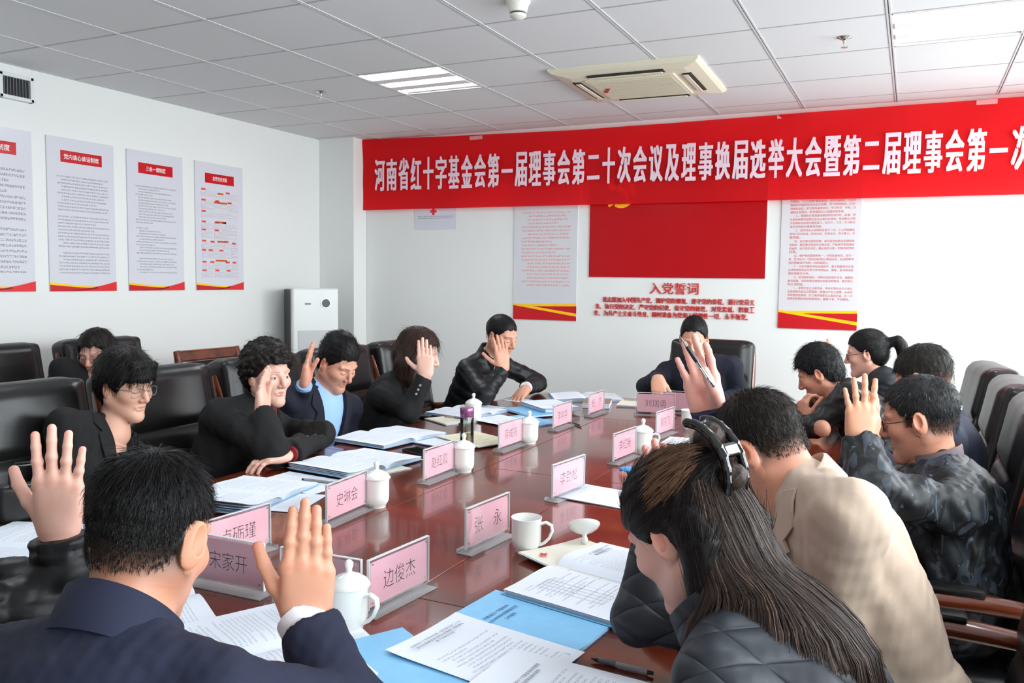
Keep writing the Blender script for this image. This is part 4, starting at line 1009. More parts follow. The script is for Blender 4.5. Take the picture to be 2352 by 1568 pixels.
def paint_head(L, tone, fem, eyes, stubble, fade=None, lips=None):
    C = np.tile(np.array(lin(tone)[:3]), (len(L), 1)); t3 = np.array(tone, float)
    for q in (-1, 1):
        sphere_paint(C, L, (q*.042, .06, -.03), (.026, .03, .026), tuple(t3*np.array((1.0, .86, .84))), .8, .55)
        sphere_paint(C, L, (q*.08, -.01, 0), (.014, .024, .036), tuple(t3*np.array((1.0, .84, .80))), .5, .6)
    sphere_paint(C, L, (0, .104, -.03), (.016, .016, .014), tuple(t3*np.array((1, .86, .82))), .6, .6)
    lip = lips if lips else (196, 104, 98) if fem else tuple(t3*np.array((.88, .68, .66)))
    sphere_paint(C, L, (0, .092, -.0582), (.019, .02, .0046), lip, .5, .85); sphere_paint(C, L, (0, .088, -.0700), (.0165, .02, .0054), lip, .5, .85)
    sphere_paint(C, L, (0, .096, -.0640), (.019, .02, .0015), tuple(t3*.42), .5)
    for q in (-1, 1):
        sphere_paint(C, L, (q*.007, .103, -.0385), (.0035, .01, .0028), tuple(t3*.4), .5)
        for i in range(9):
            a = i/8; x = .012+.036*a; z = .0215+.0055*math.sin(a*2.4)-.002*a
            sphere_paint(C, L, (q*x, .084-.012*a, z), (.0058, .02, (.0036 if not fem else .0026)*(1-.5*a)), (44, 34, 30), .7, .85)
        if eyes == 'open':
            sphere_paint(C, L, (q*.0305, .085, -.0005), (.0115, .02, .0036), (206, 200, 196), .3)
            sphere_paint(C, L, (q*.0300, .085, -.0003), (.0052, .02, .0048), (26, 18, 16), .25)
            for i in range(9):
                a = i/8-.5; sphere_paint(C, L, (q*(.0305+.024*a), .085, .0042-.012*a*a), (.003, .02, .0012), (28, 22, 20), .6)
        else:
            for i in range(9):
                a = i/8-.5; sphere_paint(C, L, (q*(.0305+.026*a), .083, -.0062+.012*a*a), (.003, .02, .0015), (48, 34, 30), .6, .9)
            sphere_paint(C, L, (q*.031, .085, .0075), (.014, .02, .0014), tuple(t3*.72), .6, .5)
    if stubble: sphere_paint(C, L, (0, .08, -.075), (.05, .05, .035), tuple(t3*np.array((.86, .86, .88))), .7, stubble)
    if fade is not None: fade(C, L)
    return C
def hairline(pts):
    ys = [p[0] for p in pts]; zs = [p[1] for p in pts]
    return lambda x, y, z: np.interp(y, ys, zs)+.004*np.sin(x*170+1)*np.clip(y*30, 0, 1)+.0025*np.sin(x*410)-z
MALE_LINE = [(-.13, -.075), (-.09, -.072), (-.045, -.058), (-.030, -.020), (-.012, .020), (.004, .016), (.020, .004), (.034, .012), (.046, .042), (.062, .060), (.085, .066), (.12, .066)]
def cap(s, line, th=.014, top=.02, back=.014, k=.004):
    s.ell((0, -.014, .030+top*.5), (.0755+th, .0955+back, .087+top*.6), 0)
    s.ell((0, -.045, -.02), (.060+th*.7, .056+back*.8, .06), .03)
    f = hairline(line); s.fn(f, (-.2, -.2, -.2), (.2, .2, .3), k, 'x')
def flow_short(L, N):
    """combed outward from a whorl at the crown, down the sides and back"""
    c = np.array([.008, -.045, .12]); d = L-c; d[:, 2] *= .6
    front = np.clip((L[:, 1]+.02)/.08, 0, 1)*np.clip((L[:, 2]-.03)/.05, 0, 1)
    d = d/(np.linalg.norm(d, axis=1, keepdims=True)+1e-9); d[:, 2] -= .8*(1-front)
    d[:, 1] += front*.9
    d -= N*(d*N).sum(1, keepdims=True); return d/(np.linalg.norm(d, axis=1, keepdims=True)+1e-9)
def flow_swept(L, N):
    """front combed up and back, sides down and back"""
    side = np.clip((np.abs(L[:, 0])-.035)/.03, 0, 1)*np.clip((.085-L[:, 2])/.04, 0, 1)
    d = np.stack([L[:, 0]*2+.25, -np.ones(len(L)), .45*(1-side)-.9*side], 1)
    d -= N*(d*N).sum(1, keepdims=True); return d/(np.linalg.norm(d, axis=1, keepdims=True)+1e-9)
def fade_short(C, L):
    d = np.interp(L[:, 2], [-.078, -.055, -.02, .01], [0, .2, .82, 1])*np.clip((.036-L[:, 1])/.012, 0, 1)*np.where((np.abs(L[:, 0]) > .0735) & (L[:, 2] < .03) & (L[:, 1] > -.045) & (L[:, 1] < .012), 0, 1)
    d = d*np.where((L[:, 1] > .0) & (L[:, 2] < -.012), 0, 1)
    k = np.clip(d, 0, 1)[:, None]; C[:] = C*(1-k)+np.array(lin((26, 23, 22))[:3])*k
def flow_down(L, N):
    d = np.zeros_like(L); d[:, 2] = -1; d[:, 1] = -.25*np.clip(L[:, 2]/.1, -1, 1); d[:, 0] = L[:, 0]*6*np.clip(L[:, 2]/.1, 0, 1)
    d -= N*(d*N).sum(1, keepdims=True); return d/(np.linalg.norm(d, axis=1, keepdims=True)+1e-9)
def strands(V, F, n, flow, ln, lift, wd, seed, grav=.0, jit=.25, sel=None, seg=4, lz=None):
    g = np.random.default_rng(seed); N = vnormals(V, F)
    ok = np.arange(len(V)) if sel is None else np.nonzero(sel(V, N))[0]
    if not len(ok): return np.zeros((0, 3)), np.zeros((0, 4), int)
    i = g.choice(ok, n); p = V[i]+g.normal(size=(n, 3))*.0015; nn = N[i]
    d = flow(V[i].copy(), nn)+g.normal(size=(n, 3))*jit*.5; d /= np.linalg.norm(d, axis=1, keepdims=True)+1e-9
    L = (g.uniform(*ln, n)*(1 if lz is None else np.interp(p[:, 2], lz[0], lz[1])))[:, None]; lf = (g.uniform(*lift, n))[:, None]; w = np.cross(d, nn); w /= np.linalg.norm(w, axis=1, keepdims=True)+1e-9
    w = w*np.cos(jit)+nn*np.sin(g.normal(size=(n, 1))*.5)
    P = []
    for k in range(seg+1):
        t = k/seg; q = p-nn*.002+d*L*t+nn*(lf*math.sin(math.pi*min(1, t*.75))*1.0)+np.array([0, 0, -1])*grav*L*t*t
        ww = wd*(1-.75*t); P += [q-w*ww, q+w*ww]
    A = np.stack(P, 1); k2 = 2*(seg+1); base = (np.arange(n)*k2)[:, None]
    Fq = np.concatenate([base+np.array([[2*k, 2*k+1, 2*k+3, 2*k+2]]) for k in range(seg)], 0)
    return A.reshape(-1, 3), Fq
def hand_mesh(W, el, fdir, pn, right, sc=1.0, curl=(8, 10, 8), spread=8, thumb=(0, 0), h=.0028, curls=None, tone=(224, 176, 148), base_curl=None):
    """five-fingered hand at world wrist W; fdir fingers, pn palm normal; el elbow for the forearm stub"""
    f = unit(fdir); n = unit(np.asarray(pn, float)-f*np.dot(pn, f)); t = np.cross(f, n) if right else -np.cross(f, n)
    M = np.stack([t, n, f], 1)
    s = SDF(); k = sc
    e = (np.asarray(el)-W)@M; e = e/(np.linalg.norm(e)+1e-9)*.16
    fl = (V3(0, 1, 0), .78)
    s.cone((0, 0, .012*k), e, .0275*k, .038*k, .0, flat=fl)
    kn = [(.0315, .094, .0), (.0105, .099, -.001), (-.0105, .094, -.001), (-.0295, .084, .0)]
    for i, (x, z, y) in enumerate(kn): s.cone((x*.62*k, 0, .008*k), (x*k, y*k, z*k*.96), .0155*k, .0125*k, .016, flat=(V3(0, 1, 0), .95))
    s.ell((.024*k, .008*k, .042*k), (.017*k, .015*k, .032*k), .014); s.ell((-.025*k, .007*k, .038*k), (.013*k, .013*k, .034*k), .014)
    s.ell((0, -.004*k, .055*k), (.034*k, .010*k, .04*k), .012)
    nails = []
    ln = [(.042, .026, .021), (.046, .029, .022), (.042, .027, .022), (.033, .020, .019)]; rr = [.0090, .0092, .0087, .0076]
    for i, (x, z, y) in enumerate(kn):
        cu = curls[i] if curls else curl; sp = R(spread)*(1.5-i)/1.5
        p = V3(x*k, y*k, z*k*.94); a = 0; r0 = rr[i]*k
        for j in range(3):
            a += R(cu[j]); d = V3(math.sin(sp)*math.cos(a), math.sin(a), math.cos(sp)*math.cos(a)); q = p+d*ln[i][j]*k
            s.cone(p, q, r0*(1.02-.05*j), r0*(.96-.055*j), .0035 if j else .009)
            if j == 0: s.ell(q+V3(0, -.0012, 0)*k, (r0*.93,)*3, .005)
            p = q
        up_ = V3(-math.sin(sp)*math.sin(a), math.cos(a), -math.cos(sp)*math.sin(a))
        nails.append((p-up_*r0*.75-d*.001*k, r0*.72, r0*1.05))
    ta, tp = R(thumb[0]), R(thumb[1])
    p = V3(.022*k, .006*k, .022*k); r0 = .0145*k
    for j, L in enumerate((.045, .037, .029)):
        aa = R(42-9*j)+ta*(1 if j < 2 else .6); pp = R(14+6*j)+tp
        d = V3(math.sin(aa)*math.cos(pp), math.sin(pp), math.cos(aa)*math.cos(pp)); q = p+d*L*k
        s.cone(p, q, r0, r0*.86, .012 if j == 0 else .004); r0 *= .86; p = q
    nails.append((p+V3(.0045, -.006, 0)*k, .0075*k, .009*k))
    V, F = s.mesh(h)
    C = np.tile(np.array(lin(tone)[:3]), (len(V), 1)); t3 = np.array(tone, float)
    for i, (x, z, y) in enumerate(kn): sphere_paint(C, V, (x*k, -.012*k, z*k), (.009*k, .01*k, .009*k), tuple(t3*np.array((1, .84, .80))), .9, .6)
    sphere_paint(C, V, (0, .02*k, .05*k), (.04*k, .014*k, .06*k), tuple(np.minimum(255, t3*np.array((1.03, .93, .9)))), .6, .6)
    for c, a, b in nails: sphere_paint(C, V, c, (a, a, b), tuple(np.minimum(255, t3*np.array((1.04, .92, .92))+6)), .35, .9)
    return W+V@M.T, F, C
def ik(S, W, pole, l1=.285, l2=.255):
    d = W-S; L = np.linalg.norm(d); 
    if L > (l1+l2)*.995: l1, l2 = l1*L/(l1+l2)*1.004, l2*L/(l1+l2)*1.004
    u = d/L; a = (l1*l1-l2*l2+L*L)/(2*L); h2 = max(0, l1*l1-a*a)
    p = np.asarray(pole)-S; p = p-u*(p@u); p = unit(p)
    return S+u*a+p*math.sqrt(h2)
def trace(evalf, P, d, n=40, off=.003):
    """march points along direction d onto the surface"""
    P = P.copy(); d = unit(d)
    for _ in range(n):
        v = evalf(P); P += d*np.clip(v, -.03, .03)[:, None]*.8
    return P-d*off
def field(s):
    def f(P):
        x, y, z = P[:, 0], P[:, 1], P[:, 2]; D = np.full(len(P), 1.0)
        for fn, a, b, k, mode in s.ops:
            d = fn(x, y, z)
            if mode == 'u':
                if k > 0: q = np.maximum(k-np.abs(D-d), 0)/k; D = np.minimum(D, d)-q*q*k*.25
                else: D = np.minimum(D, d)
            elif mode == 'd': D = np.maximum(D, -d)
            elif mode == 'x': D = np.maximum(D, d)
        return D
    return f
def ribbon_ring(name, cen, ax, prof, th0, th1, m, parent, squash=(1, 1), n=40, dip=.0, tilt=0, loc=None, endfade=0.0):
    """sweep a profile [(radius, height)...] round axis set ax=(r,f,u) from angle th0 to th1 (0 = front)"""
    r, f, u = ax; V = []; F = []; k = len(prof)
    for i in range(n+1):
        t = i/n; a = R(th0+(th1-th0)*t); e = min(1, min(t, 1-t)/max(endfade, 1e-6)) if endfade else 1
        dr = f*math.cos(a)*squash[1]+r*math.sin(a)*squash[0]; drop = dip*(.5+.5*math.cos(a))+tilt*(.5-.5*math.cos(a))
        for (q, hh) in prof: V.append(cen+dr*q+u*(hh*e-drop))
    for i in range(n):
        for j in range(k): F.append((i*k+j, i*k+(j+1) % k, (i+1)*k+(j+1) % k, (i+1)*k+j))
    V = np.array(V); me = bpy.data.meshes.new(name); me.from_pydata((V-loc).tolist(), [], F+[tuple(range(k))[::-1], tuple(range(n*k, n*k+k))])
    me.shade_smooth(); me.set_sharp_from_angle(angle=R(55)); return link(name, me, m, parent)
# ---------------------------------------------------------------- person assembly
A3 = lambda px, py, d: np.array(at(px, py, d))
DEBUG = False
def pjx(p):
    v = Vector(p)-CAM_LOC; z = v.dot(CF); return (round(1176+CAM_F*v.dot(CR)/z), round(784-CAM_F*v.dot(CU)/z), round(z, 2))
def over_table(p, m=.0): return TX0-m < p[0] < TX1+m and TY0-m < p[1] < TY1+m
def clear_arm(Sh, E, W, r):
    """lift wrist and elbow until the sleeve lies on the table top instead of cutting its edge"""
    E = E.copy(); W = W.copy()
    if W[2] < TZ-.08: return E, W                                    # hand in the lap
    if over_table(W, .03): W[2] = max(W[2], TZ+.052)
    for _ in range(40):
        bad = False
        for a, b, ra, rb in ((E, W, r, .041), (Sh, E, r, r)):
            for t in np.linspace(0, 1, 15):
                p = a+(b-a)*t
                if over_table(p, r*.9) and p[2] < TZ+(ra+(rb-ra)*t)*1.12: bad = True
        if not bad: break
        E[2] += .01
    return E, W
def trousers_m(): return mat('dark_trousers', (30, 31, 36), .8)
def person(label, head, face, pitch, pel, tyaw, arms, jacket, hair, roll=0, fem=False, tone=(222, 174, 146), eyes='down', stubble=.0, fade=None,
           vneck=None, shirt=None, hres=.0032, jres=.009, hw=None, extras=None, head_sc=1.0, jaw=1.0, shrug=0.0, bulk=1.0, hunch=.0, neck_r=None, neck_l=.088, drop=.068, lips=None, ear=1.0, vskin=None, legs=None):
    root = empty('person', (float(pel[0]), float(pel[1]), 0), 0, label, 'person'); loc = np.array(root.location)
    H = np.asarray(head, float); r, f, u = basis(ang_dir(face, pitch)); 
    if roll: cr_, sr_ = math.cos(R(roll)), math.sin(R(roll)); r, u = r*cr_+u*sr_, u*cr_-r*sr_
    M = np.stack([r, f, u], 1)*head_sc
    pel = V3(pel); tf = ang_dir(tyaw); att = H+M@V3(0, -.022, -.062)
    pel = pel+V3(0, 0, .03); bk = -unit(V3(tf[0], tf[1], 0))
    for _ in range(14):                                              # sit back until the trunk only touches the table edge
        t_ = (TZ-.03-pel[2])/max(.1, att[2]-.1-pel[2]); sp_ = pel+(att-pel)*t_; dd = max(TX0-sp_[0], sp_[0]-TX1, TY0-sp_[1], sp_[1]-TY1)
        if dd > .128*bulk: break
        pel = pel+bk*.015
    tu0 = unit(att-pel); nb = att-neck_l*unit(.45*u+.75*tu0); tu = unit(nb-pel); tr = unit(np.cross(tf, tu)); tf = np.cross(tu, tr)
    hw = hw or (.165 if fem else .188); sc0 = nb-tu*drop-tf*.012
    S = {'R': sc0+tr*hw+tu*shrug*0, 'L': sc0-tr*hw}
    ctx = dict(root=root, loc=loc, H=H, M=M, nb=nb, tr=tr, tf=tf, tu=tu, S=S, pel=pel, face=f, up=u, tone=tone, arms={})
    # arms
    for sd in 'RL':
        a = arms[sd]; W = np.asarray(a['w'], float)
        if 'sh' in a: S[sd] = S[sd]+V3(a['sh'])
        if 'e' in a: E = np.asarray(a['e'], float)
        else: E = ik(S[sd], W, S[sd]+V3(a.get('pole', (0, 0, -1)))) if True else None
        E, W = clear_arm(S[sd], E, W, .053*bulk*jacket.get('arm', 1.0)+.3*jacket.get('arm_puff', 0)); a['E'] = E; a['W'] = W; ctx['arms'][sd] = (S[sd], E, W)
    if DEBUG: print('DBG', label[:40], 'nb', pjx(nb), 'SL', pjx(S['L']), 'SR', pjx(S['R']), 'pel', pjx(pel), 'EL', pjx(arms['L']['E']), 'ER', pjx(arms['R']['E']))
    # ---- body: head + hands + trunk in one mesh
    Vs, Fs, Cs = [], [], []
    def push(V, F, C): Fs.append(F+sum(len(v) for v in Vs)); Vs.append(V); Cs.append(C)
    s = SDF(); head_sdf(s, fem, eyes, jaw, 1.0, ear)
    nl = np.linalg.solve(M, nb-H); nr = neck_r or (.047 if fem else .054)
    s.cone((0, -.020, -.055), nl, nr, nr*1.08, .022); s.ell(nl+np.linalg.solve(M, -tu*.03), (.075, .06, .05), .05)
    V, F = s.mesh(hres); push(H+V@M.T, F, paint_head(V, tone, fem, eyes, stubble, fade, lips))
    htone = tuple(np.array(tone)*1.0)
    for sd in 'RL':
        a = arms[sd]
        if a.get('f') is None: continue
        V, F, C = hand_mesh(a['W'], a['E'], a['f'], a['n'], sd == 'R', a.get('sc', .93 if fem else 1.0), a.get('curl', (8, 10, 8)), a.get('spread', 6), a.get('thumb', (0, 0)), a.get('h', .0034), a.get('curls'), a.get('tone', htone)); push(V, F, C)
    s = SDF(); core(s, ctx, -.03, 1.0); V, F = s.mesh(.022); push(V, F, np.tile(np.array(lin(tone)[:3]), (len(V), 1)))
    V = np.concatenate(Vs)-loc; F = np.concatenate(Fs); C = np.concatenate(Cs)
    link('body', np_mesh('body', V, F, skin_m, cols=C), None, root)
    # ---- jacket
    s = SDF(); core(s, ctx, .0, bulk, jacket)
    if vneck: 
        dep, wid = vneck
        def wedge(x, y, z):
            px, py, pz = x-nb[0], y-nb[1], z-nb[2]; lx = px*tr[0]+py*tr[1]+pz*tr[2]; ly = px*tf[0]+py*tf[1]+pz*tf[2]; lz = px*tu[0]+py*tu[1]+pz*tu[2]
            return np.maximum(np.abs(lx)-np.maximum(wid*(1+(lz-.02)/dep), -.02), -ly+.02)
        s.fn(wedge, nb-.4, nb+.3, .004, 'd')
    if jacket.get('wr'): s.fn(wrinkle(hash_(label), jacket.get('wf', 48), jacket['wr'], jacket.get('wsq', (1, 1, .7))), pel-.9, nb+.6, 0, 'a'); s.fn(wrinkle(hash_(label)+1, 130, jacket['wr']*.35), pel-.9, nb+.6, 0, 'a')
    if jacket.get('puff'):
        pp, pw = jacket['puff']
        def quilt(x, y, z):
            px, py, pz = x-nb[0], y-nb[1], z-nb[2]; lz = px*tu[0]+py*tu[1]+pz*tu[2]; lx = px*tr[0]+py*tr[1]+pz*tr[2]
            ly = px*tf[0]+py*tf[1]+pz*tf[2]
            q = np.abs(np.sin((lz+.006*np.sin(lx*9)+.02*ly)*math.pi/pp))
            if jacket.get('diamond'): q = np.minimum(np.abs(np.sin((lz*.7-ly*.8+lx*.75)*math.pi/pp)), np.abs(np.sin((lz*.7-ly*.8-lx*.75)*math.pi/pp)))
            return -pw*(q**.38-.7)
        s.fn(quilt, pel-.5, nb+.5, 0, 'a')
    ctx['fieldJ'] = field(s)
    V, F = s.mesh(jres); link('jacket', np_mesh('jacket', V-loc, F, jacket['m']), None, root)
    if shirt is not None:
        s = SDF(); core(s, ctx, -.012, min(bulk, 1.0), None, torso_only=True); s.cone(nb-tu*.06, nb+tu*.012, .085, .062, .03); 
        if vskin:
            dp2, wd2 = vskin
            def wedge2(x, y, z):
                px, py, pz = x-nb[0], y-nb[1], z-nb[2]; lx = px*tr[0]+py*tr[1]+pz*tr[2]; ly = px*tf[0]+py*tf[1]+pz*tf[2]; lz = px*tu[0]+py*tu[1]+pz*tu[2]
                return np.maximum(np.abs(lx)-np.maximum(wd2*np.sqrt(np.maximum(1+(lz-.0)/dp2, 0)), -.02)*np.where(lz > 0, 2, 1), -ly-.03*0-.2*np.where(lz > .0, 1, 0)+.0)
            s.fn(wedge2, nb-.4, nb+.3, .003, 'd')
        V, F = s.mesh(.009); link(shirt[0], np_mesh(shirt[0], V-loc, F, shirt[1]), None, root)
        ctx['fieldS'] = field(s)
    # ---- legs and shoes
    s = SDF(); kd = tf*.36; side = tr*.09
    hf = unit(V3(tf[0], tf[1], 0)) if legs is None else ang_dir(legs); side = unit(np.cross(hf, V3(0, 0, 1)))*.09
    for q in (-1, 1):
        hip = pel+side*q+V3(0, 0, -.015); kn_ = hip+hf*.41+V3(0, 0, .0); an = kn_+hf*.02; an[2] = .10
        s.cone(hip, kn_, .085, .065, .04); s.cone(kn_, an, .062, .048, .03)
        MBs = SDF(); MBs.cone(an+V3(0, 0, -.06)-hf*.03, an+V3(0, 0, -.065)+hf*.14, .036, .030, 0); Vv, Ff = MBs.mesh(.014); link('shoe', np_mesh('shoe', Vv-loc, Ff, mat('black_shoe', (22, 20, 20), .3)), None, root)
    V, F = s.mesh(.02); link('trousers', np_mesh('trousers', V-loc, F, trousers_m()), None, root)
    # ---- hair
    for (nm, V, F, m) in hair(M.T@V3(0, 0, -1)):
        if len(V): tag(link(nm, np_mesh(nm, H+V@M.T-loc, F, m), None, root), kind='stuff' if 'strands' in nm else None)
    if extras: extras(ctx)
    return ctx
def hash_(s): return sum(ord(c)*(i+1) for i, c in enumerate(s)) % 99991
def core(s, c, infl, bulk=1.0, jk=None, torso_only=False):
    nb, pel, tr, tf, tu, S = c['nb'], c['pel'], c['tr'], c['tf'], c['tu'], c['S']; Rt = np.stack([tr, tf, tu], 1)
    hw = np.linalg.norm(S['R']-S['L'])/2; b = bulk; L = np.linalg.norm(nb-pel); g = lambda v: v*b+infl
    e = lambda t, back: pel+(nb-pel)*t-tf*back
    s.ell(e(.02, .0), (g(.175), g(.145), g(.13)), 0, rot=Rt); s.ell(e(.33, .0), (g(.165), g(.13), g(.16)), .08, rot=Rt)
    s.ell(e(.62, .012), (g(.175), g(.128), g(.15)), .08, rot=Rt); s.ell(e(.80, .02), (g(hw*.88), g(.105), g(.09)), .07, rot=Rt)
    for q in 'RL':
        s.cone(S[q], nb-tu*.045-tf*.015, g(.054), g(.060), .05, flat=None)
        s.cone(nb+tu*.005-tf*.012, S[q]+tu*.004, g(.042), g(.044), .05)
    if torso_only: return
    for q in 'RL':
        Sh, E, W = c['arms'][q]; d = unit(W-E); pf = jk.get('arm_puff', 0) if jk else 0; fr = jk.get('arm_n', 4) if jk else 4
        md = (lambda t, pf=pf, fr=fr: pf*(np.abs(np.sin(math.pi*fr*t))**.4-.6)) if pf else None
        cut = jk.get('cut', .012) if jk else 0
        ar = jk.get('arm', 1.0) if jk else 1.0
        ka = jk.get('k_arm', .028) if jk else .028
        s.cone(Sh, E, g(.058)*ar, g(.051)*ar, ka, mod=md); s.cone(E, W-d*cut*0, g(.052)*ar, g(jk.get('cuff', .039) if jk else .03), .02, mod=md, clip=(W-d*cut, d) if jk else None)
def cap_fade(s, line, th, top, back):
    s.ell((0, -.014, .030+top), (.0755+th, .0955+back, .087), 0); s.fn(hairline(line), (-.2, -.2, -.2), (.2, .2, .3), .004, 'x')
def short_hair(name='short_hair', col=(20, 18, 18), line=MALE_LINE, th=.012, top=.022, back=.010, n=1500, ln=(.016, .03), lift=(.001, .006), wd=.0007, seed=1, h=.0038, ridge=.0018, extra=None, flow=flow_short, grey=None, jit=.25, smat=None, lz=None, zmin=-.2, faded=False, stub=0):
    m = hair_material(name+'_%d_%d_%d' % col, col)
    def mk(g):
        s = SDF(); (cap_fade if faded else cap)(s, line, th, top, back)
        if extra: extra(s, g)
        s.fn(wrinkle(seed, 260, ridge, (1, .45, 1), 6), (-.2, -.2, -.2), (.2, .2, .3), 0, 'a')
        V, F = s.mesh(h); out = [('hair', V, F, m)]
        if n:
            A, B = strands(V, F, n, flow, ln, lift, wd, seed, jit=jit, lz=lz, sel=lambda V, N: (V[:, 2] > zmin) & (N[:, 2] > -.75) & (np.linalg.norm(V-np.array([0, -.01, 0]), axis=1) > .075)); out.append(('hair_strands', A, B, smat or m))
            if stub:
                s2 = SDF(); s2.ell((0, -.012, .030), (.0757, .0957, .0872), 0); s2.ell((0, -.03, -.03), (.058, .062, .06), .03); V2, F2 = s2.mesh(.004)
                A, B = strands(V2, F2, stub, flow_down, (.003, .007), (.0005, .0012), .00045, seed+2, jit=.2, sel=lambda V, N: (V[:, 2] > np.interp(V[:, 1], [-.12, -.04, -.02, .01, .04], [-.06, -.045, .0, .03, .04])+.05*np.random.default_rng(1).uniform(size=len(V))**2) & (V[:, 2] < .05) & (V[:, 1] < .045)); out.append(('stubble_strands', A, B, smat or m))
            if grey: A, B = strands(V, F, grey[0], flow, ln, lift, wd, seed+5, jit=jit); out.append(('grey_strands', A, B, hair_material('grey_hair', grey[1])))
        return out
    return mk
def glasses(ctx, col=(120, 124, 120), rx_=.026, rz_=.017, square=True):
    H, M, root, loc = ctx['H'], ctx['M'], ctx['root'], ctx['loc']; gm = mat('glasses_frame_%d' % col[0], col, .3, metal=.5)
    wl = lambda p: Vector(H+M@V3(p)-loc)
    mb = MB()
    for q in (-1, 1):
        pts = []
        for i in range(17):
            a = 2*math.pi*i/16; ca, sa = math.cos(a), math.sin(a); e = .55 if square else 1
            pts.append(wl((q*.033+rx_*math.copysign(abs(ca)**e, ca), .098-.010*abs(q*.033+rx_*ca)/.06, -.002+rz_*math.copysign(abs(sa)**e, sa))))
        mb.tube(pts, .0011, 6)
        mb.tube([wl((q*.058, .090, .006)), wl((q*.073, .06, .006)), wl((q*.078, .0, .008)), wl((q*.076, -.018, -.006))], .0012, 6)
    mb.tube([wl((-.008, .1, .004)), wl((0, .1015, .006)), wl((.008, .1, .004))], .0011, 6)
    gl = mb.build('glasses', gm, root, True)
    for q in (-1, 1):
        lens = MB(); vs = []
        for i in range(16):
            a = 2*math.pi*i/16; ca, sa = math.cos(a), math.sin(a); e = .55 if square else 1
            vs.append(lens.bm.verts.new(wl((q*.033+(rx_-.001)*math.copysign(abs(ca)**e, ca), .098-.010*abs(q*.033+rx_*ca)/.06, -.002+(rz_-.001)*math.copysign(abs(sa)**e, sa)))))
        lens.bm.faces.new(vs); lens.build('lens', clear('lens_glass', (246, 248, 248), .07), gl)
def fold_collar(ctx, m, r0=.066, h=.045, out=.020, drop=.03, gap=28, name='collar', squash=(1.05, .95), dz=0.0, dip=.03, fwd=0.0, tilt=-.01):
    c = ctx['nb']+ctx['tu']*dz+ctx['tf']*fwd
    return ribbon_ring(name, c, (ctx['tr'], ctx['tf'], ctx['tu']), [(r0+.004, -.03), (r0, h*.5), (r0-.002, h), (r0+.003, h+.004), (r0+.010, h), (r0+out, h-drop*1.0-.012), (r0+out-.004, h-drop-.013), (r0+.008, h*.4)], gap, 360-gap, m, ctx['root'], squash, 44, dip, tilt, ctx['loc'])
def stand_collar(ctx, m, r0=.066, h=.05, gap=20, thick=.008, name='collar', dz=0.0, dip=.02, squash=(1.05, .98), fwd=0, tilt=-.01):
    c = ctx['nb']+ctx['tu']*dz+ctx['tf']*fwd
    return ribbon_ring(name, c, (ctx['tr'], ctx['tf'], ctx['tu']), [(r0+.004, -.02), (r0, h), (r0+thick*.5, h+.004), (r0+thick, h), (r0+thick+.006, -.02)], gap, 360-gap, m, ctx['root'], squash, 44, dip, tilt, ctx['loc'])
def lapels(ctx, m, dep=.2, wid=.06, w2=.055):
    nb, tr, tf, tu = ctx['nb'], ctx['tr'], ctx['tf'], ctx['tu']
    for q in (-1, 1):
        P = []; nu, nv = 4, 14
        for j in range(nv+1):
            t = j/nv; lz = .02-dep*t; x0 = wid*(1-t)+.002; ww = w2*(math.sin(math.pi*min(1, .12+t*.9))**.7)*(1.25 if t < .28 else 1)
            if .26 < t < .34: ww *= .72
            for i in range(nu+1): P.append(nb+tr*q*(x0+ww*i/nu)+tf*.3+tu*(lz+(.0)*i/nu))
        P = trace(ctx['fieldJ'], np.array(P), -tf, off=.004)
        F = []
        for j in range(nv):
            for i in range(nu): a = j*(nu+1)+i; F.append((a, a+1, a+nu+2, a+nu+1))
        V2 = np.vstack([P+tf*.003, P-tf*.003])-ctx['loc']; n = len(P); FF = F+[tuple(k+n for k in f[::-1]) for f in F]
        bd = list(range(nu+1))+[(j+1)*(nu+1)+nu for j in range(nv)]+[nv*(nu+1)+i for i in range(nu-1, -1, -1)]+[j*(nu+1) for j in range(nv-1, 0, -1)]
        for a, b in zip(bd, bd[1:]+bd[:1]): FF.append((b, a, a+n, b+n))
        me = bpy.data.meshes.new('lapel'); me.from_pydata(V2.tolist(), [], FF); me.shade_smooth(); me.set_sharp_from_angle(angle=R(40)); link('lapel', me, m, ctx['root'])
def cuff(ctx, sd, m, ln=.022, r=.034, name='shirt_cuff', off=.0):
    S_, E, W = ctx['arms'][sd]; d = unit(W-E); a = W-d*.02+d*off; b = a+d*(.008+ln)
    MB().tube([Vector(a-ctx['loc']), Vector(b-ctx['loc']), Vector(b-ctx['loc']+d*.001), Vector(b-ctx['loc']-d*.012)], [r, r*.98, r*.93, r*.90], 20, cap=False).build(name, m, ctx['root'], True, 50)
def badge(ctx, lx, lz, w, h, m, name, n=1):
    P = trace(ctx['fieldJ'], np.array([ctx['nb']+ctx['tr']*lx+ctx['tu']*lz+ctx['tf']*.3]), -ctx['tf'], off=-.001)[0]
    o = MB().box((0, 0, 0), (w, .003, h), .001).build(name, m, ctx['root']); frame(o, P-ctx['loc'], ctx['tr'], ctx['tf']); return o

def seam(ctx, sd, m, frac=.14, rad=.0022, name='armhole_seam', a0=-40, a1=230):
    S_, E, W = ctx['arms'][sd]; d = unit(E-S_); out = ctx['tr'] if sd == 'R' else -ctx['tr']; ax = unit(d*.55+out*.85); c = S_+ax*frac*.25-ctx['tu']*.015
    x = unit(np.cross(ax, ctx['tf'])); y = np.cross(ax, x); pts = []
    for i in range(25):
        a = R(a0+(a1-a0)*i/24); dr = x*math.cos(a)+y*math.sin(a); pts.append((c+dr*.2, -dr))
    P = [Vector(trace(ctx['fieldJ'], np.array([p]), q, off=.0)[0]-ctx['loc']) for p, q in pts]
    MB().tube(P, rad, 6).build(name, m, ctx['root'], True)

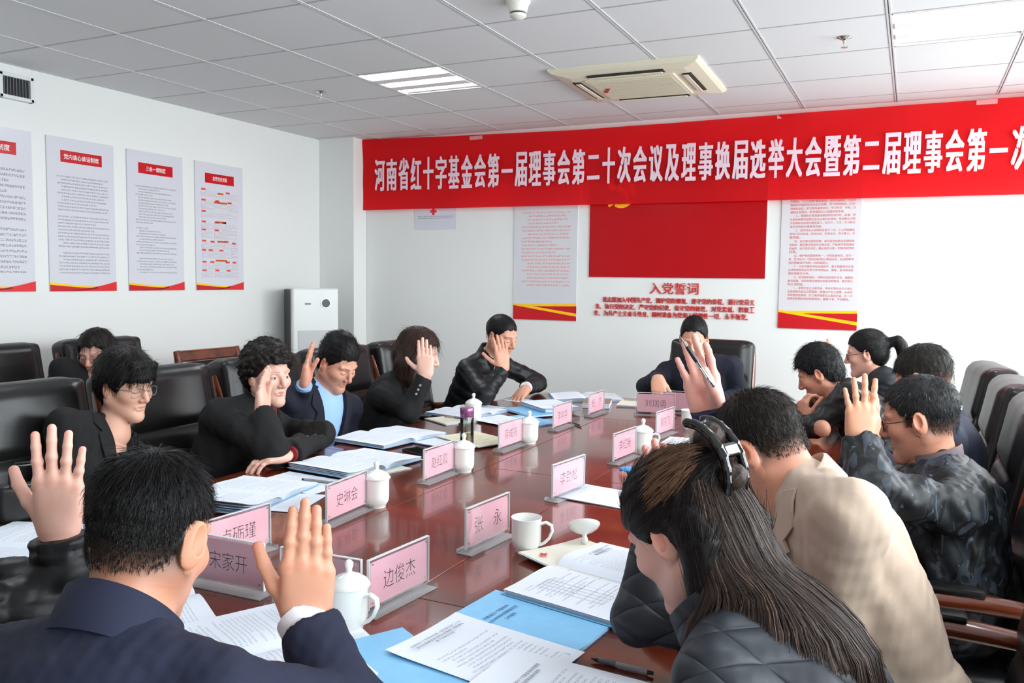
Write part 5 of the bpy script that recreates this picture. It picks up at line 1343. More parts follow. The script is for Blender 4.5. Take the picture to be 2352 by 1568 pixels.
def push_out(fld, P, m, n=12):
    """move points to at least distance m outside a field"""
    P = np.asarray(P, float).copy(); e = .004
    for _ in range(n):
        d = fld(P); g = np.stack([fld(P+v)-fld(P-v) for v in np.eye(3)*e], 1); g /= np.linalg.norm(g, axis=1, keepdims=True)+1e-9
        P += g*np.clip(m-d, 0, .02)[:, None]
    return P
# ================================================================ PEOPLE: the sixteen at the meeting
black_w = mat('black_wool', (14, 14, 16), .85, bump=.1, bscale=600)
navy_w = mat('navy_wool', (22, 25, 40), .85, bump=.1, bscale=600)
navy2 = mat('navy_suit', (26, 31, 54), .8, bump=.08, bscale=800)
puff_b = mat('black_nylon', (19, 21, 24), .45, spec=.35, bump=.12, bscale=90)
puff_g = mat('charcoal_nylon', (34, 36, 42), .5, spec=.3, bump=.12, bscale=90)
leath_j = mat('black_leather_jacket', (26, 26, 27), .34, bump=.15, bscale=160)
beige = mat('beige_wool', (186, 166, 149), .88, bump=.18, bscale=900, var=.035, vscale=300)
shirt_w = mat('white_shirt', (236, 238, 244), .7); shirt_b = mat('blue_shirt', (150, 186, 232), .65, bump=.1, bscale=60)
navy_k = mat('navy_knit', (32, 38, 66), .9, bump=.3, bscale=500); black_k = mat('black_knit', (20, 20, 22), .9)
def camo():
    m = bpy.data.materials.new('camouflage_nylon'); m.use_nodes = True; nt = m.node_tree; b = nt.nodes['Principled BSDF']; L = nt.links.new
    tc = nt.nodes.new('ShaderNodeTexCoord'); prev = None
    base = nt.nodes.new('ShaderNodeRGB'); base.outputs[0].default_value = lin((20, 22, 25)); col = base.outputs[0]
    for sc, off, thr, c in ((11, (0, 0, 0), .53, (34, 38, 43)), (14, (5, 3, 1), .57, (52, 59, 68)), (13, (9, 1, 4), .60, (11, 12, 14)), (24, (2, 7, 3), .66, (74, 84, 95))):
        mp = nt.nodes.new('ShaderNodeMapping'); mp.inputs['Location'].default_value = off; mp.inputs['Rotation'].default_value = (.3, .5, .8); mp.inputs['Scale'].default_value = (1, 1, .55)
        n = nt.nodes.new('ShaderNodeTexNoise'); n.inputs['Scale'].default_value = sc; n.inputs['Detail'].default_value = 2.5; n.inputs['Distortion'].default_value = 1.6
        g = nt.nodes.new('ShaderNodeMath'); g.operation = 'GREATER_THAN'; g.inputs[1].default_value = thr
        mx = nt.nodes.new('ShaderNodeMix'); mx.data_type = 'RGBA'; mx.inputs[7].default_value = lin(c)
        L(tc.outputs['Object'], mp.inputs[0]); L(mp.outputs[0], n.inputs['Vector']); L(n.outputs['Fac'], g.inputs[0]); L(g.outputs[0], mx.inputs[0]); L(col, mx.inputs[6]); col = mx.outputs[2]
    L(col, b.inputs['Base Color']); b.inputs['Roughness'].default_value = .5; b.inputs['Specular IOR Level'].default_value = .3
    return m
camo_m = camo()
def quilted(name, col, period=.075, rough=.48):
    m = mat(name, col, rough, spec=.3); nt = m.node_tree; L = nt.links.new; tc = nt.nodes.new('ShaderNodeTexCoord'); prev = None
    for sg in (1, -1):
        mp = nt.nodes.new('ShaderNodeVectorMath'); mp.operation = 'DOT_PRODUCT'; mp.inputs[1].default_value = (.62*sg, .75, .95); L(tc.outputs['Object'], mp.inputs[0])
        a = nt.nodes.new('ShaderNodeMath'); a.operation = 'MULTIPLY'; a.inputs[1].default_value = math.pi/period; L(mp.outputs['Value'], a.inputs[0])
        b = nt.nodes.new('ShaderNodeMath'); b.operation = 'SINE'; L(a.outputs[0], b.inputs[0]); c = nt.nodes.new('ShaderNodeMath'); c.operation = 'ABSOLUTE'; L(b.outputs[0], c.inputs[0])
        e = nt.nodes.new('ShaderNodeMath'); e.operation = 'POWER'; e.inputs[1].default_value = .4; L(c.outputs[0], e.inputs[0])
        if prev is None: prev = e.outputs[0]
        else: f = nt.nodes.new('ShaderNodeMath'); f.operation = 'MULTIPLY'; L(prev, f.inputs[0]); L(e.outputs[0], f.inputs[1]); prev = f.outputs[0]
    bp = nt.nodes.new('ShaderNodeBump'); bp.inputs['Strength'].default_value = .8; bp.inputs['Distance'].default_value = .010; L(prev, bp.inputs['Height']); L(bp.outputs[0], nt.nodes['Principled BSDF'].inputs['Normal'])
    return m
quilt_m = quilted('quilted_nylon', (46, 49, 56))
DOWN = (0, 0, -1)
def rest(x, y, fd, z=.797, pole=(0, 0, -1), **k): return dict(w=(x, y, z), f=fd, n=(0, 0, -1), pole=pole, curl=(12, 18, 12), spread=5, thumb=(-14, -8), **k)
SUIT = lambda m, **k: dict(dict(m=m, wr=.006, cuff=.041), **k)
PUFF = lambda m, **k: dict(dict(m=m, wr=.004, puff=(.078, .016), arm_puff=.012, arm_n=3.6, cuff=.043), **k)
FE_LINE = [(-.14, -.11), (-.06, -.10), (-.035, -.05), (-.022, .010), (.0, .022), (.018, -.01), (.034, -.012), (.046, .02), (.06, .038), (.085, .042), (.12, .042)]
# ---- woman by the poster wall
def long_hair(col, seed, length=.22, side=1.0, fringe=True, n=1500, name='long_hair', back=True):
    m = hair_material(name+'_%d_%d_%d' % col, col)
    def mk(g):
        s = SDF(); cap(s, [(-.14, -.16), (-.03, -.16), (-.015, -.08), (.02, -.06), (.034, -.01), (.046, .04), (.066, .064), (.12, .068)], .014, .020, .014)
        for q in (-1, 1):
            p0 = V3(q*.074*side, -.004, .03); p1 = p0+V3(q*.012, -.006, -.07); p2 = p1+g*length*.45+V3(0, .0, -.01); p3 = p2+g*length*.55
            s.cone(p0, p1, .022, .024, .02, flat=(V3(1, 0, 0), .6)); s.cone(p1, p2, .026, .027, .02, flat=(V3(1, 0, 0), .65)); s.cone(p2, p3, .027, .014, .02, flat=(V3(1, 0, 0), .65))
            p0 = V3(q*.06, -.05, .0); p1 = p0+V3(q*.01, -.01, -.06); p2 = p1+g*length*.9
            s.cone(p0, p1, .035, .035, .03); s.cone(p1, p2, .035, .018, .02)
        if back: s.cone((0, -.085, -.02), V3(0, -.085, -.02)+g*length*1.1, .045, .03, .03)
        if fringe:
            for q in (-.04, -.015, .012, .038): s.cone((q, .078, .088), (q*1.25, .086-abs(q)*.3, .046), .011, .005, .012)
        s.fn(wrinkle(seed, 240, .0035, (1, 1, .15), 6), (-.4, -.4, -.6), (.4, .4, .3), 0, 'a')
        V, F = s.mesh(.0045)
        gd = g.copy()
        def fl(L, N):
            d = np.tile(gd, (len(L), 1))+np.stack([L[:, 0]*5*np.clip(L[:, 2]/.1, 0, 1), -.2*np.clip(L[:, 2]/.1, 0, 1), 0*L[:, 0]], 1)
            d -= N*(d*N).sum(1, keepdims=True); return d/(np.linalg.norm(d, axis=1, keepdims=True)+1e-9)
        A, B = strands(V, F, n, fl, (.04, .09), (.0, .003), .0008, seed, jit=.12)
        return [('hair', V, F, m), ('hair_strands', A, B, m)]
    return mk
ctx = person('woman with long dark hair in a black jacket seated by the poster wall', A3(222, 812, 4.5), -66, 14, (-2.14, -.93, .53), 5,
    dict(R=rest(-1.80, -.98, (1, .2, -.1), z=.66), L=rest(-1.80, -.80, (1, -.2, -.1), z=.66)), SUIT(black_w), long_hair((26, 20, 18), 11, fringe=False), fem=True, tone=(216, 163, 148), vneck=(.16, .05), shirt=('top', black_k), jres=.012)
glasses(ctx, (150, 120, 110), .025, .02, False)
# ---- short-haired person with glasses
ctx = person('short-haired person in glasses and black blazer looking toward the table', A3(288, 885, 3.02), 4, 10, (-.58, -1.87, .53), 0,
    dict(R=rest(-.30, -1.92, (.95, .3, 0), z=.64), L=rest(-.30, -1.66, (.95, -.3, 0), z=.64)), SUIT(black_w), short_hair('bowl_hair', (18, 16, 16), FE_LINE, .017, .026, .016, 2200, (.03, .055), (.0, .003), .0008, 3, extra=lambda s, g: [s.cone((q, .078, .09), (q*1.12, .093-abs(q)*.35, .036), .013, .006, .012) for q in (-.045, -.03, -.015, 0, .015, .03, .045)], flow=flow_down, ridge=.0022, jit=.15),
    fem=True, tone=(218, 168, 146), vneck=(.24, .085), shirt=('black_top', black_k), jaw=1.06, hres=.0026, jres=.009, lips=(206, 142, 130), neck_l=.105, vskin=(.12, .06))
glasses(ctx, (138, 140, 138), .026, .0175, True); lapels(ctx, black_w, .24, .085, .05); fold_collar(ctx, black_w, .078, .03, .022, .022, 62, dip=.02)
# ---- curly-haired woman
def curly(g):
    m = hair_material('curly_hair_26_20_18', (26, 20, 18)); s = SDF(); cap(s, [(-.14, -.09), (-.06, -.085), (-.035, -.05), (-.018, -.005), (.02, .0), (.036, .02), (.05, .045), (.07, .058), (.12, .06)], .02, .03, .02)
    q = np.random.default_rng(4)
    for _ in range(420):
        v = unit(q.normal(size=3)); p = V3(0, -.014, .034)+v*V3(.094, .116, .114)
        if p[2] < np.interp(p[1], [-.14, -.05, -.02, .02, .05, .08, .13], [-.1, -.09, 0, .02, .05, .062, .066]): continue
        s.ell(p, (q.uniform(.008, .014),)*3, .004)
    V, F = s.mesh(.0036); 
    A, B = strands(V, F, 2600, flow_short, (.012, .03), (.004, .014), .0007, 9, jit=1.4)
    return [('hair', V, F, m), ('hair_strands', A, B, m)]
ctx = person('curly-haired woman in a black coat with red lining, raising her hand beside her cheek', A3(616, 862, 3.4), -12, 2, (-.54, -1.22, .53), -6,
    dict(R=dict(w=A3(600, 948, 3.18), e=A3(628, 1062, 3.06), f=(.06, .03, 1), n=(.93, .25, 0), curl=(4, 6, 5), spread=-3, thumb=(-44, -6), h=.0028), L=dict(w=np.array(onz(662, 1050, TZ+.042)), e=np.array(onz(736, 1008, TZ+.055)), f=(-.5, -.8, -.1), n=(0, .1, -1), curl=(20, 24, 16), spread=3, thumb=(-20, 0))),
    SUIT(black_w, cuff=.047), curly, fem=True, tone=(226, 178, 161), eyes='open', vneck=(.15, .06), shirt=('red_blouse', mat('red_lace', (128, 24, 34), .6, bump=.5, bscale=300)), hres=.0024, jres=.009, bulk=1.08)
fold_collar(ctx, black_w, .082, .03, .05, .045, 42, dip=.03); cuff(ctx, 'R', mat('red_lace', (128, 24, 34)), .012, .036, 'blouse_cuff'); cuff(ctx, 'L', mat('red_lace', (128, 24, 34)), .014, .036, 'blouse_cuff')
# ---- man in blue shirt
ctx = person('man in a navy coat and open blue shirt, head bowed, hand raised beside his ear', A3(775, 834, 3.85), -8, 30, (-.55, -.68, .53), -12,
    dict(R=dict(w=A3(699, 884, 3.72), e=A3(672, 985, 3.92), f=(.14, .06, 1), n=(.86, .45, .05), curl=(3, 4, 4), spread=-3, thumb=(-56, 0), h=.0028), L=rest(-.30, -.46, (.7, -.6, 0), z=.64)), SUIT(navy_w), short_hair('side_hair', (17, 16, 17), MALE_LINE, .006, .032, .006, 2200, (.018, .036), (.001, .005), .0007, 5, flow=flow_swept, jit=.2),
    tone=(208, 152, 129), vneck=(.42, .085), shirt=('blue_shirt', shirt_b), stubble=.4, jaw=1.08, hres=.0026)
fold_collar(ctx, shirt_b, .060, .034, .018, .03, 30, 'shirt_collar', dip=.03); fold_collar(ctx, navy_w, .08, .03, .045, .045, 58, dip=.03); lapels(ctx, navy_w, .42, .085, .045); cuff(ctx, 'R', shirt_b, .016, .036)
for i in range(5):
    P = trace(ctx['fieldS'], np.array([ctx['nb']-ctx['tu']*(.08+.075*i)+ctx['tf']*.3]), -ctx['tf'], off=-.001)[0]; o = MB().lathe([(0, .002), (.005, .002), (.005, 0)], 10).build('button', shirt_w, ctx['root']); frame(o, P-ctx['loc'], ctx['tr'], ctx['tu'])
# ---- brown-haired woman
ctx = person('woman with brown shoulder-length hair hiding her face behind a raised hand, black suit', A3(962, 812, 4.25), 24, 14, (-.58, -.10, .53), 8,
    dict(R=dict(w=A3(978, 862, 4.0), e=A3(938, 975, 4.0), f=(-.06, .02, 1), n=(-.45, .88, 0), curl=(2, 4, 4), spread=-.5, thumb=(16, 0), h=.0028), L=rest(-.30, .08, (.8, -.5, 0), z=.64)), SUIT(black_w), long_hair((48, 32, 27), 21, .17, 1.05, False, 2200), fem=True, tone=(226, 181, 164), hres=.003, vneck=(.16, .05), shirt=('top', black_k))
for i in range(3): 
    d_ = unit(ctx['arms']['R'][2]-ctx['arms']['R'][1]); p = ctx['arms']['R'][2]-d_*(.05+.022*i)+np.array(-CF)*.046; MB().lathe([(0, .003), (.006, .002), (.006, 0)], 10).build('sleeve_button', chrome, ctx['root'], loc=Vector(p-ctx['loc'])).rotation_euler = (R(80), 0, R(25))
# ---- man in black down jacket
ctx = person('man in a black down jacket with a hand held against his cheek', A3(1152, 772, 4.85), -14, 18, (-.50, .66, .53), -4,
    dict(R=dict(w=A3(1156, 848, 4.62), e=A3(1112, 908, 4.55), f=(-.14, .04, 1), n=(-.75, .62, .05), curl=(4, 8, 6), spread=3, thumb=(10, 0), h=.003), L=dict(w=A3(1208, 890, 4.95), pole=(.2, .6, -.2), f=(-.1, -.75, -.45), n=(0, -.35, -1), curl=(2, 14, 10), spread=10, thumb=(-4, 0))),
    PUFF(puff_b, puff=(.06, .010), arm_puff=.006, arm_n=4.6), short_hair('crop_hair', (18, 18, 18), MALE_LINE, .003, .009, .003, 1500, (.008, .016), (.001, .003), .0006, 7, ridge=.001, faded=True, stub=1500), fade=fade_short, bulk=.95, tone=(208, 152, 128), stubble=.3, vneck=(.10, .055), shirt=('white_shirt', shirt_w))
fold_collar(ctx, shirt_w, .058, .034, .014, .028, 26, 'shirt_collar', dip=.03); stand_collar(ctx, puff_b, .073, .045, 36, .016); cuff(ctx, 'L', shirt_w, .02, .036)
o = MB().box((0, 0, 0), (.05, .003, .006)).build('chest_logo', white_ink, ctx['root']); P = trace(ctx['fieldJ'], np.array([ctx['nb']-ctx['tu']*.16+ctx['tr']*.02+ctx['tf']*.3]), -ctx['tf'], off=-.001)[0]; frame(o, P-ctx['loc'], unit(ctx['tr']-ctx['tu']*.3), ctx['tf'])
# ---- man at the far head
ctx = person('man in a navy jacket seated under the oath text, pointing at his papers', A3(1594, 778, 5.02), -84, 22, (.84, 1.46, .53), -88,
    dict(R=dict(w=A3(1510, 866, 4.86), e=A3(1482, 908, 5.02), f=(.25, -.55, -.8), n=(.1, .5, -.9), curls=[(8, 20, 12), (30, 40, 20), (36, 44, 22), (36, 44, 22)], spread=3, thumb=(-10, 0), h=.0032), L=dict(w=A3(1648, 918, 4.9), e=A3(1702, 908, 5.05), f=(-.6, -.7, 0), n=(0, 0, -1), curl=(12, 18, 12), spread=3)), SUIT(navy_w), short_hair('side_hair', (16, 15, 15), [(-.13, -.07), (-.045, -.058), (-.030, -.020), (-.012, .020), (.004, .016), (.020, .004), (.034, .012), (.046, .052), (.060, .078), (.085, .088), (.12, .088)], .005, .022, .004, 1700, (.018, .03), (.0, .003), .0007, 8, ridge=.0014, flow=flow_swept, jit=.12),
    tone=(214, 158, 133), stubble=.2, vneck=(.10, .05), shirt=('grey_shirt', mat('grey_shirt', (176, 178, 184), .7)), hw=.2)
fold_collar(ctx, navy_w, .073, .04, .03, .04, 24, dip=.035)
# ---- man in leather jacket
ctx = person('man in a black leather jacket resting his mouth on his hand over papers', A3(1882, 858, 3.9), 176, 26, (2.0, .17, .53), 178,
    dict(L=dict(w=A3(1846, 972, 3.8), e=A3(1868, 1030, 3.72), f=(-.15, .12, 1), n=(.65, .55, 0), curls=[(40, 50, 30), (46, 56, 30), (50, 58, 30), (50, 58, 30)], spread=2, thumb=(-8, 10), h=.003), R=rest(1.50, .40, (-1, -.1, 0))), dict(m=leath_j, wr=.009, wf=60, cuff=.043), short_hair('thick_hair', (18, 18, 20), MALE_LINE, .009, .028, .009, 2400, (.02, .038), (.002, .007), .0008, 12, ridge=.0024, jit=.35), tone=(200, 142, 118), stubble=.3)
fold_collar(ctx, leath_j, .075, .04, .03, .04, 30, dip=.03)
# ---- pony-tailed woman
def pony(g):
    m = hair_material('pony_hair_20_18_19', (20, 18, 19)); s = SDF(); cap(s, [(-.14, -.10), (-.06, -.085), (-.035, -.045), (-.018, .01), (.02, .012), (.036, .03), (.05, .05), (.07, .062), (.12, .066)], .007, .014, .006)
    s.cone((0, -.10, .035), (0, -.128, .045), .022, .018, .02); p = V3(0, -.128, .045); d = V3(0, -.9, .1)
    for i in range(6): q = p+unit(d)*.030; s.cone(p, q, .021+.002*i if i < 3 else .026, .023+.002*i if i < 3 else .025-.003*(i-2), .02); p = q; d = d+g*1.5
    s.fn(wrinkle(2, 240, .002, (1, .3, .6), 6), (-.4, -.5, -.5), (.4, .4, .3), 0, 'a'); V, F = s.mesh(.0036)
    def fl(L, N):
        d = np.tile(np.array([0, -1., .15]), (len(L), 1)); d[L[:, 1] < -.13] = g; d -= N*(d*N).sum(1, keepdims=True); return d/(np.linalg.norm(d, axis=1, keepdims=True)+1e-9)
    A, B = strands(V, F, 1600, fl, (.03, .05), (0, .002), .0007, 3, jit=.12)
    s2 = SDF(); s2.ell((0, -.126, .044), (.024, .010, .024), 0); V2, F2 = s2.mesh(.003)
    return [('hair', V, F, m), ('hair_strands', A, B, m), ('hair_tie', V2, F2, mat('hair_tie', (120, 86, 80), .6))]
ctx = person('pony-tailed woman in glasses and charcoal quilted jacket seen in profile', A3(1990, 812, 4.4), 176, 10, (2.0, .83, .53), 182,
    dict(R=dict(w=A3(1910, 852, 4.62), pole=(-.3, .6, -1), f=(-.08, 0, 1), n=(-1, .2, 0), curl=(3, 5, 4), spread=4, h=.0036), L=rest(1.58, .72, (-1, .3, 0))), PUFF(puff_g, puff=(.05, .008), arm_puff=.006, arm_n=6), pony, fem=True, tone=(222, 169, 149), hres=.003, neck_r=.044)
glasses(ctx, (40, 32, 32), .024, .016, True); fold_collar(ctx, puff_g, .066, .045, .02, .035, 24, dip=.03)
# ---- man in navy suit
ctx = person('man in a navy suit mostly hidden behind the man in camouflage, head bowed', A3(2122, 872, 2.98), 158, 26, (2.06, -.48, .53), 178,
    dict(L=dict(w=A3(2004, 1030, 2.76), e=A3(2056, 1120, 2.80), f=(0, .05, 1), n=(-1, .3, 0), curl=(3, 5, 4), spread=2, h=.0036), R=rest(1.78, -.36, (-1, 0, 0), z=.64)), SUIT(mat('slate_suit', (34, 39, 56), .8)), short_hair('thin_hair', (34, 30, 28), MALE_LINE, .003, .010, .003, 3000, (.016, .03), (.001, .004), .0007, 15, faded=True, stub=2500), fade=fade_short, tone=(208, 156, 133))
fold_collar(ctx, shirt_w, .058, .04, .010, .03, 26, 'shirt_collar', dip=.03); fold_collar(ctx, mat('slate_suit', (52, 60, 84)), .072, .028, .022, .03, 40, dip=.04)
# ---- man in camouflage jacket
def fade_grey(C, L): sphere_paint(C, L, (0, -.06, -.05), (.09, .07, .05), (90, 84, 82), .8, .5)
ctx = person('man in glasses and dark camouflage jacket raising his left hand, fingers apart', A3(2112, 962, 2.38), 172, 14, (2.08, -1.12, .53), 184,
    dict(L=dict(w=A3(1975, 1012, 2.2), sc=.9, e=A3(2005, 1130, 2.1), f=(-.03, .02, 1), n=(-.35, .94, .05), curl=(3, 6, 5), spread=9, thumb=(-24, 8), h=.0026, tone=(210, 156, 128)), R=rest(1.58, -1.02, (-1, .1, 0))), dict(m=camo_m, wr=.009, wf=55, cuff=.046), short_hair('grey_crop', (30, 30, 31), MALE_LINE, .003, .009, .003, 5500, (.008, .018), (.001, .004), .0006, 17, grey=(300, (104, 102, 100)), ridge=.0012, faded=True, stub=6000), tone=(194, 136, 112), stubble=.35, fade=fade_short, hres=.0024, jres=.0075, bulk=1.12, hw=.2)
glasses(ctx, (62, 34, 30), .024, .015, True)
stand_collar(ctx, mat('plum_collar', (88, 72, 78), .6), .064, .05, 34, .006, 'inner_collar', dz=.012, dip=.02); fold_collar(ctx, camo_m, .086, .02, .05, .03, 34, 'hood_collar', dip=.02)
zp = MB().box((0, 0, 0), (.11, .005, .006), .002).build('pocket_zip', leath_j, ctx['root']); zc = A3(2135, 1210, 2.2); P = trace(ctx['fieldJ'], np.array([zc+np.array(-CF)*.2]), np.array(CF), off=0)[0]; frame(zp, P-ctx['loc'], (0, .05, 1), np.array(-CF))
# ---- man in beige blazer
def fade_nape(C, L): sphere_paint(C, L, (0, -.07, -.045), (.085, .06, .045), (120, 98, 84), .8, .6)
ctx = person('man in a beige blazer, head bowed, holding up a pen in his open right hand', A3(1750, 1032, 1.80), 160, 40, (1.98, -1.93, .53), 204,
    dict(R=dict(w=A3(1632, 962, 1.93), e=A3(1690, 1130, 1.98), f=(-.30, .06, 1), n=(.05, -.97, .05), curls=[(16, 22, 12), (4, 8, 6), (6, 8, 6), (10, 10, 8)], spread=5, thumb=(-34, 20), h=.0022, tone=(228, 168, 154), sc=1.02), L=dict(w=A3(1640, 1480, 1.62), e=A3(1915, 1590, 1.60), f=(-1, .2, 0), n=(0, 0, -1), curl=(14, 20, 14), spread=4)), dict(m=beige, wr=.006, wf=46, cuff=.05, arm=1.16, k_arm=.008), short_hair('brown_crop', (30, 25, 22), [(-.13, -.066), (-.09, -.062), (-.045, -.05), (-.030, -.015), (-.012, .022), (.004, .018), (.020, .004), (.034, .012), (.046, .045), (.062, .066), (.085, .074), (.12, .074)], .003, .010, .003, 9000, (.010, .026), (.001, .006), .0005, 23, h=.0032, ridge=.0014, jit=.3, faded=True, stub=8000), tone=(200, 140, 116), fade=fade_short, hres=.0026, jres=.0065, bulk=1.1, hw=.205, jaw=1.08, neck_r=.06, neck_l=.05, drop=.055, legs=180)
stand_collar(ctx, navy_k, .060, .028, 20, .006, 'knit_collar', dip=.03); fold_collar(ctx, beige, .079, .044, .030, .04, 48, dip=.06, tilt=.0, dz=.008); lapels(ctx, beige, .30, .07, .06); cuff(ctx, 'R', navy_k, .05, .040, 'knit_cuff', off=-.01)
glasses(ctx, (30, 28, 30), .025, .016, True)
pen(A3(1562, 772, 1.80), A3(1640, 888, 1.80), 'black-grip gel pen held between raised fingers', kind=1)
# ---- woman with claw clip
def claw_hair(g):
    m = hair_material('claw_hair_24_20_19', (24, 20, 19)); m2 = hair_material('highlight_hair', (118, 86, 66)); m3 = hair_material('long_brown_hair', (50, 38, 34)); s = SDF()
    cap(s, [(-.14, -.12), (-.05, -.11), (-.032, -.05), (-.02, .01), (.0, .018), (.02, .0), (.036, .01), (.05, .03), (.07, .048), (.12, .052)], .012, .018, .012)
    out = []
    for q in (-1, 1):
        for (yy, ll) in ((-.050, .20), (-.064, .26), (-.080, .32)):
            p0 = V3(q*.072, yy, .02); p1 = p0+V3(q*.004, -.006, -.05); p2 = p1+(g*.95+M_back(g)*.18)*ll
            s.cone(p0, p1, .016, .018, .012); s.cone(p1, p2, .018, .010, .012)
    tw = V3(0, -.088, .075); s.cone((0, -.06, .09), tw, .03, .026, .02)
    s.fn(wrinkle(31, 260, .002, (1, .3, .7), 6), (-.3, -.3, -.3), (.3, .3, .3), 0, 'a'); V, F = s.mesh(.003); out.append(('hair', V, F, m))
    def fl(L, N):
        d = V3(0, -.10, .07)-L; d -= N*(d*N).sum(1, keepdims=True); return d/(np.linalg.norm(d, axis=1, keepdims=True)+1e-9)
    A, B = strands(V, F, 5200, fl, (.03, .07), (.0, .002), .0006, 33, jit=.06); out.append(('hair_strands', A, B, m))
    A, B = strands(V, F, 900, fl, (.03, .07), (.001, .003), .0006, 35, jit=.08, sel=lambda V, N: (V[:, 2] > .045) & (V[:, 0] < -.015) & (V[:, 1] > -.06) & (V[:, 1] < .0)); out.append(('light_strands', A, B, m2))
    s = SDF(); s.ell(V3(.012, -.112, .118), (.028, .026, .024), 0); s.ell(V3(-.004, -.13, .045), (.024, .022, .02), 0)
    s.fn(wrinkle(37, 300, .003, (1, .3, 1), 6), (-.3, -.3, -.3), (.3, .3, .3), 0, 'a'); V, F = s.mesh(.003); out.append(('hair_twist', V, F, m3))
    # claw clip: two toothed arcs across the twist
    cm = mat('clip_black', (16, 16, 17), .08, coat=.6)
    for sg in (-1, 1):
        c_ = SDF()
        for k in range(9):
            a0, a1 = R(-75+150*k/9), R(-75+150*(k+1)/9); R_ = .064
            f_ = lambda a: V3(sg*.024, -.096-R_*.72*math.cos(a), .084+R_*1.05*math.sin(a))
            c_.cone(f_(a0), f_(a1), .0078, .0078, .002, flat=(V3(1, 0, 0), .8))
        for k in range(5):
            a = R(-60+30*k); p0 = V3(sg*.024, -.096-.064*.72*math.cos(a), .084+.064*1.05*math.sin(a)); c_.cone(p0, p0+V3(-sg*.024, .006, 0), .0045, .0028, .003)
        Vv, Ff = c_.mesh(.0024); out.append(('claw_clip', Vv, Ff, cm))
    c_ = SDF(); c_.box((0, -.142, .084), (.022, .006, .012), .004, 0); Vv, Ff = c_.mesh(.0026); out.append(('clip_hinge', Vv, Ff, cm))
    return out
_MB = {}
def M_back(g): return _MB['b']
_r, _f, _u = basis(ang_dir(160, 32)); _Mx = np.stack([_r, _f, _u], 1); _MB['b'] = unit(_Mx.T@V3(.86, -.50, 0))
ctx = person('woman with a black claw clip in her long brown hair, head bowed, black puffer jacket', A3(1574, 1222, 1.36), 160, 32, (1.98, -2.54, .53), 166,
    dict(R=dict(w=A3(1512, 1225, 1.55), e=A3(1462, 1420, 1.5), f=(.02, .05, 1), n=(-.8, .5, .05), curl=(4, 6, 5), spread=4, thumb=(-10, 0), h=.0026, sc=.9, tone=(220, 154, 140)), L=dict(w=(1.62, -2.70, .82), pole=(.4, -.6, -.6), f=(-1, .1, 0), n=(0, 0, -1), curl=(14, 20, 14), spread=4)), PUFF(quilt_m, puff=None, arm_puff=0, wr=.003, arm=.80), claw_hair, fem=True, tone=(226, 176, 161), hres=.0024, jres=.0065, bulk=1.06)
stand_collar(ctx, quilt_m, .074, .06, 30, .022, dip=.02)
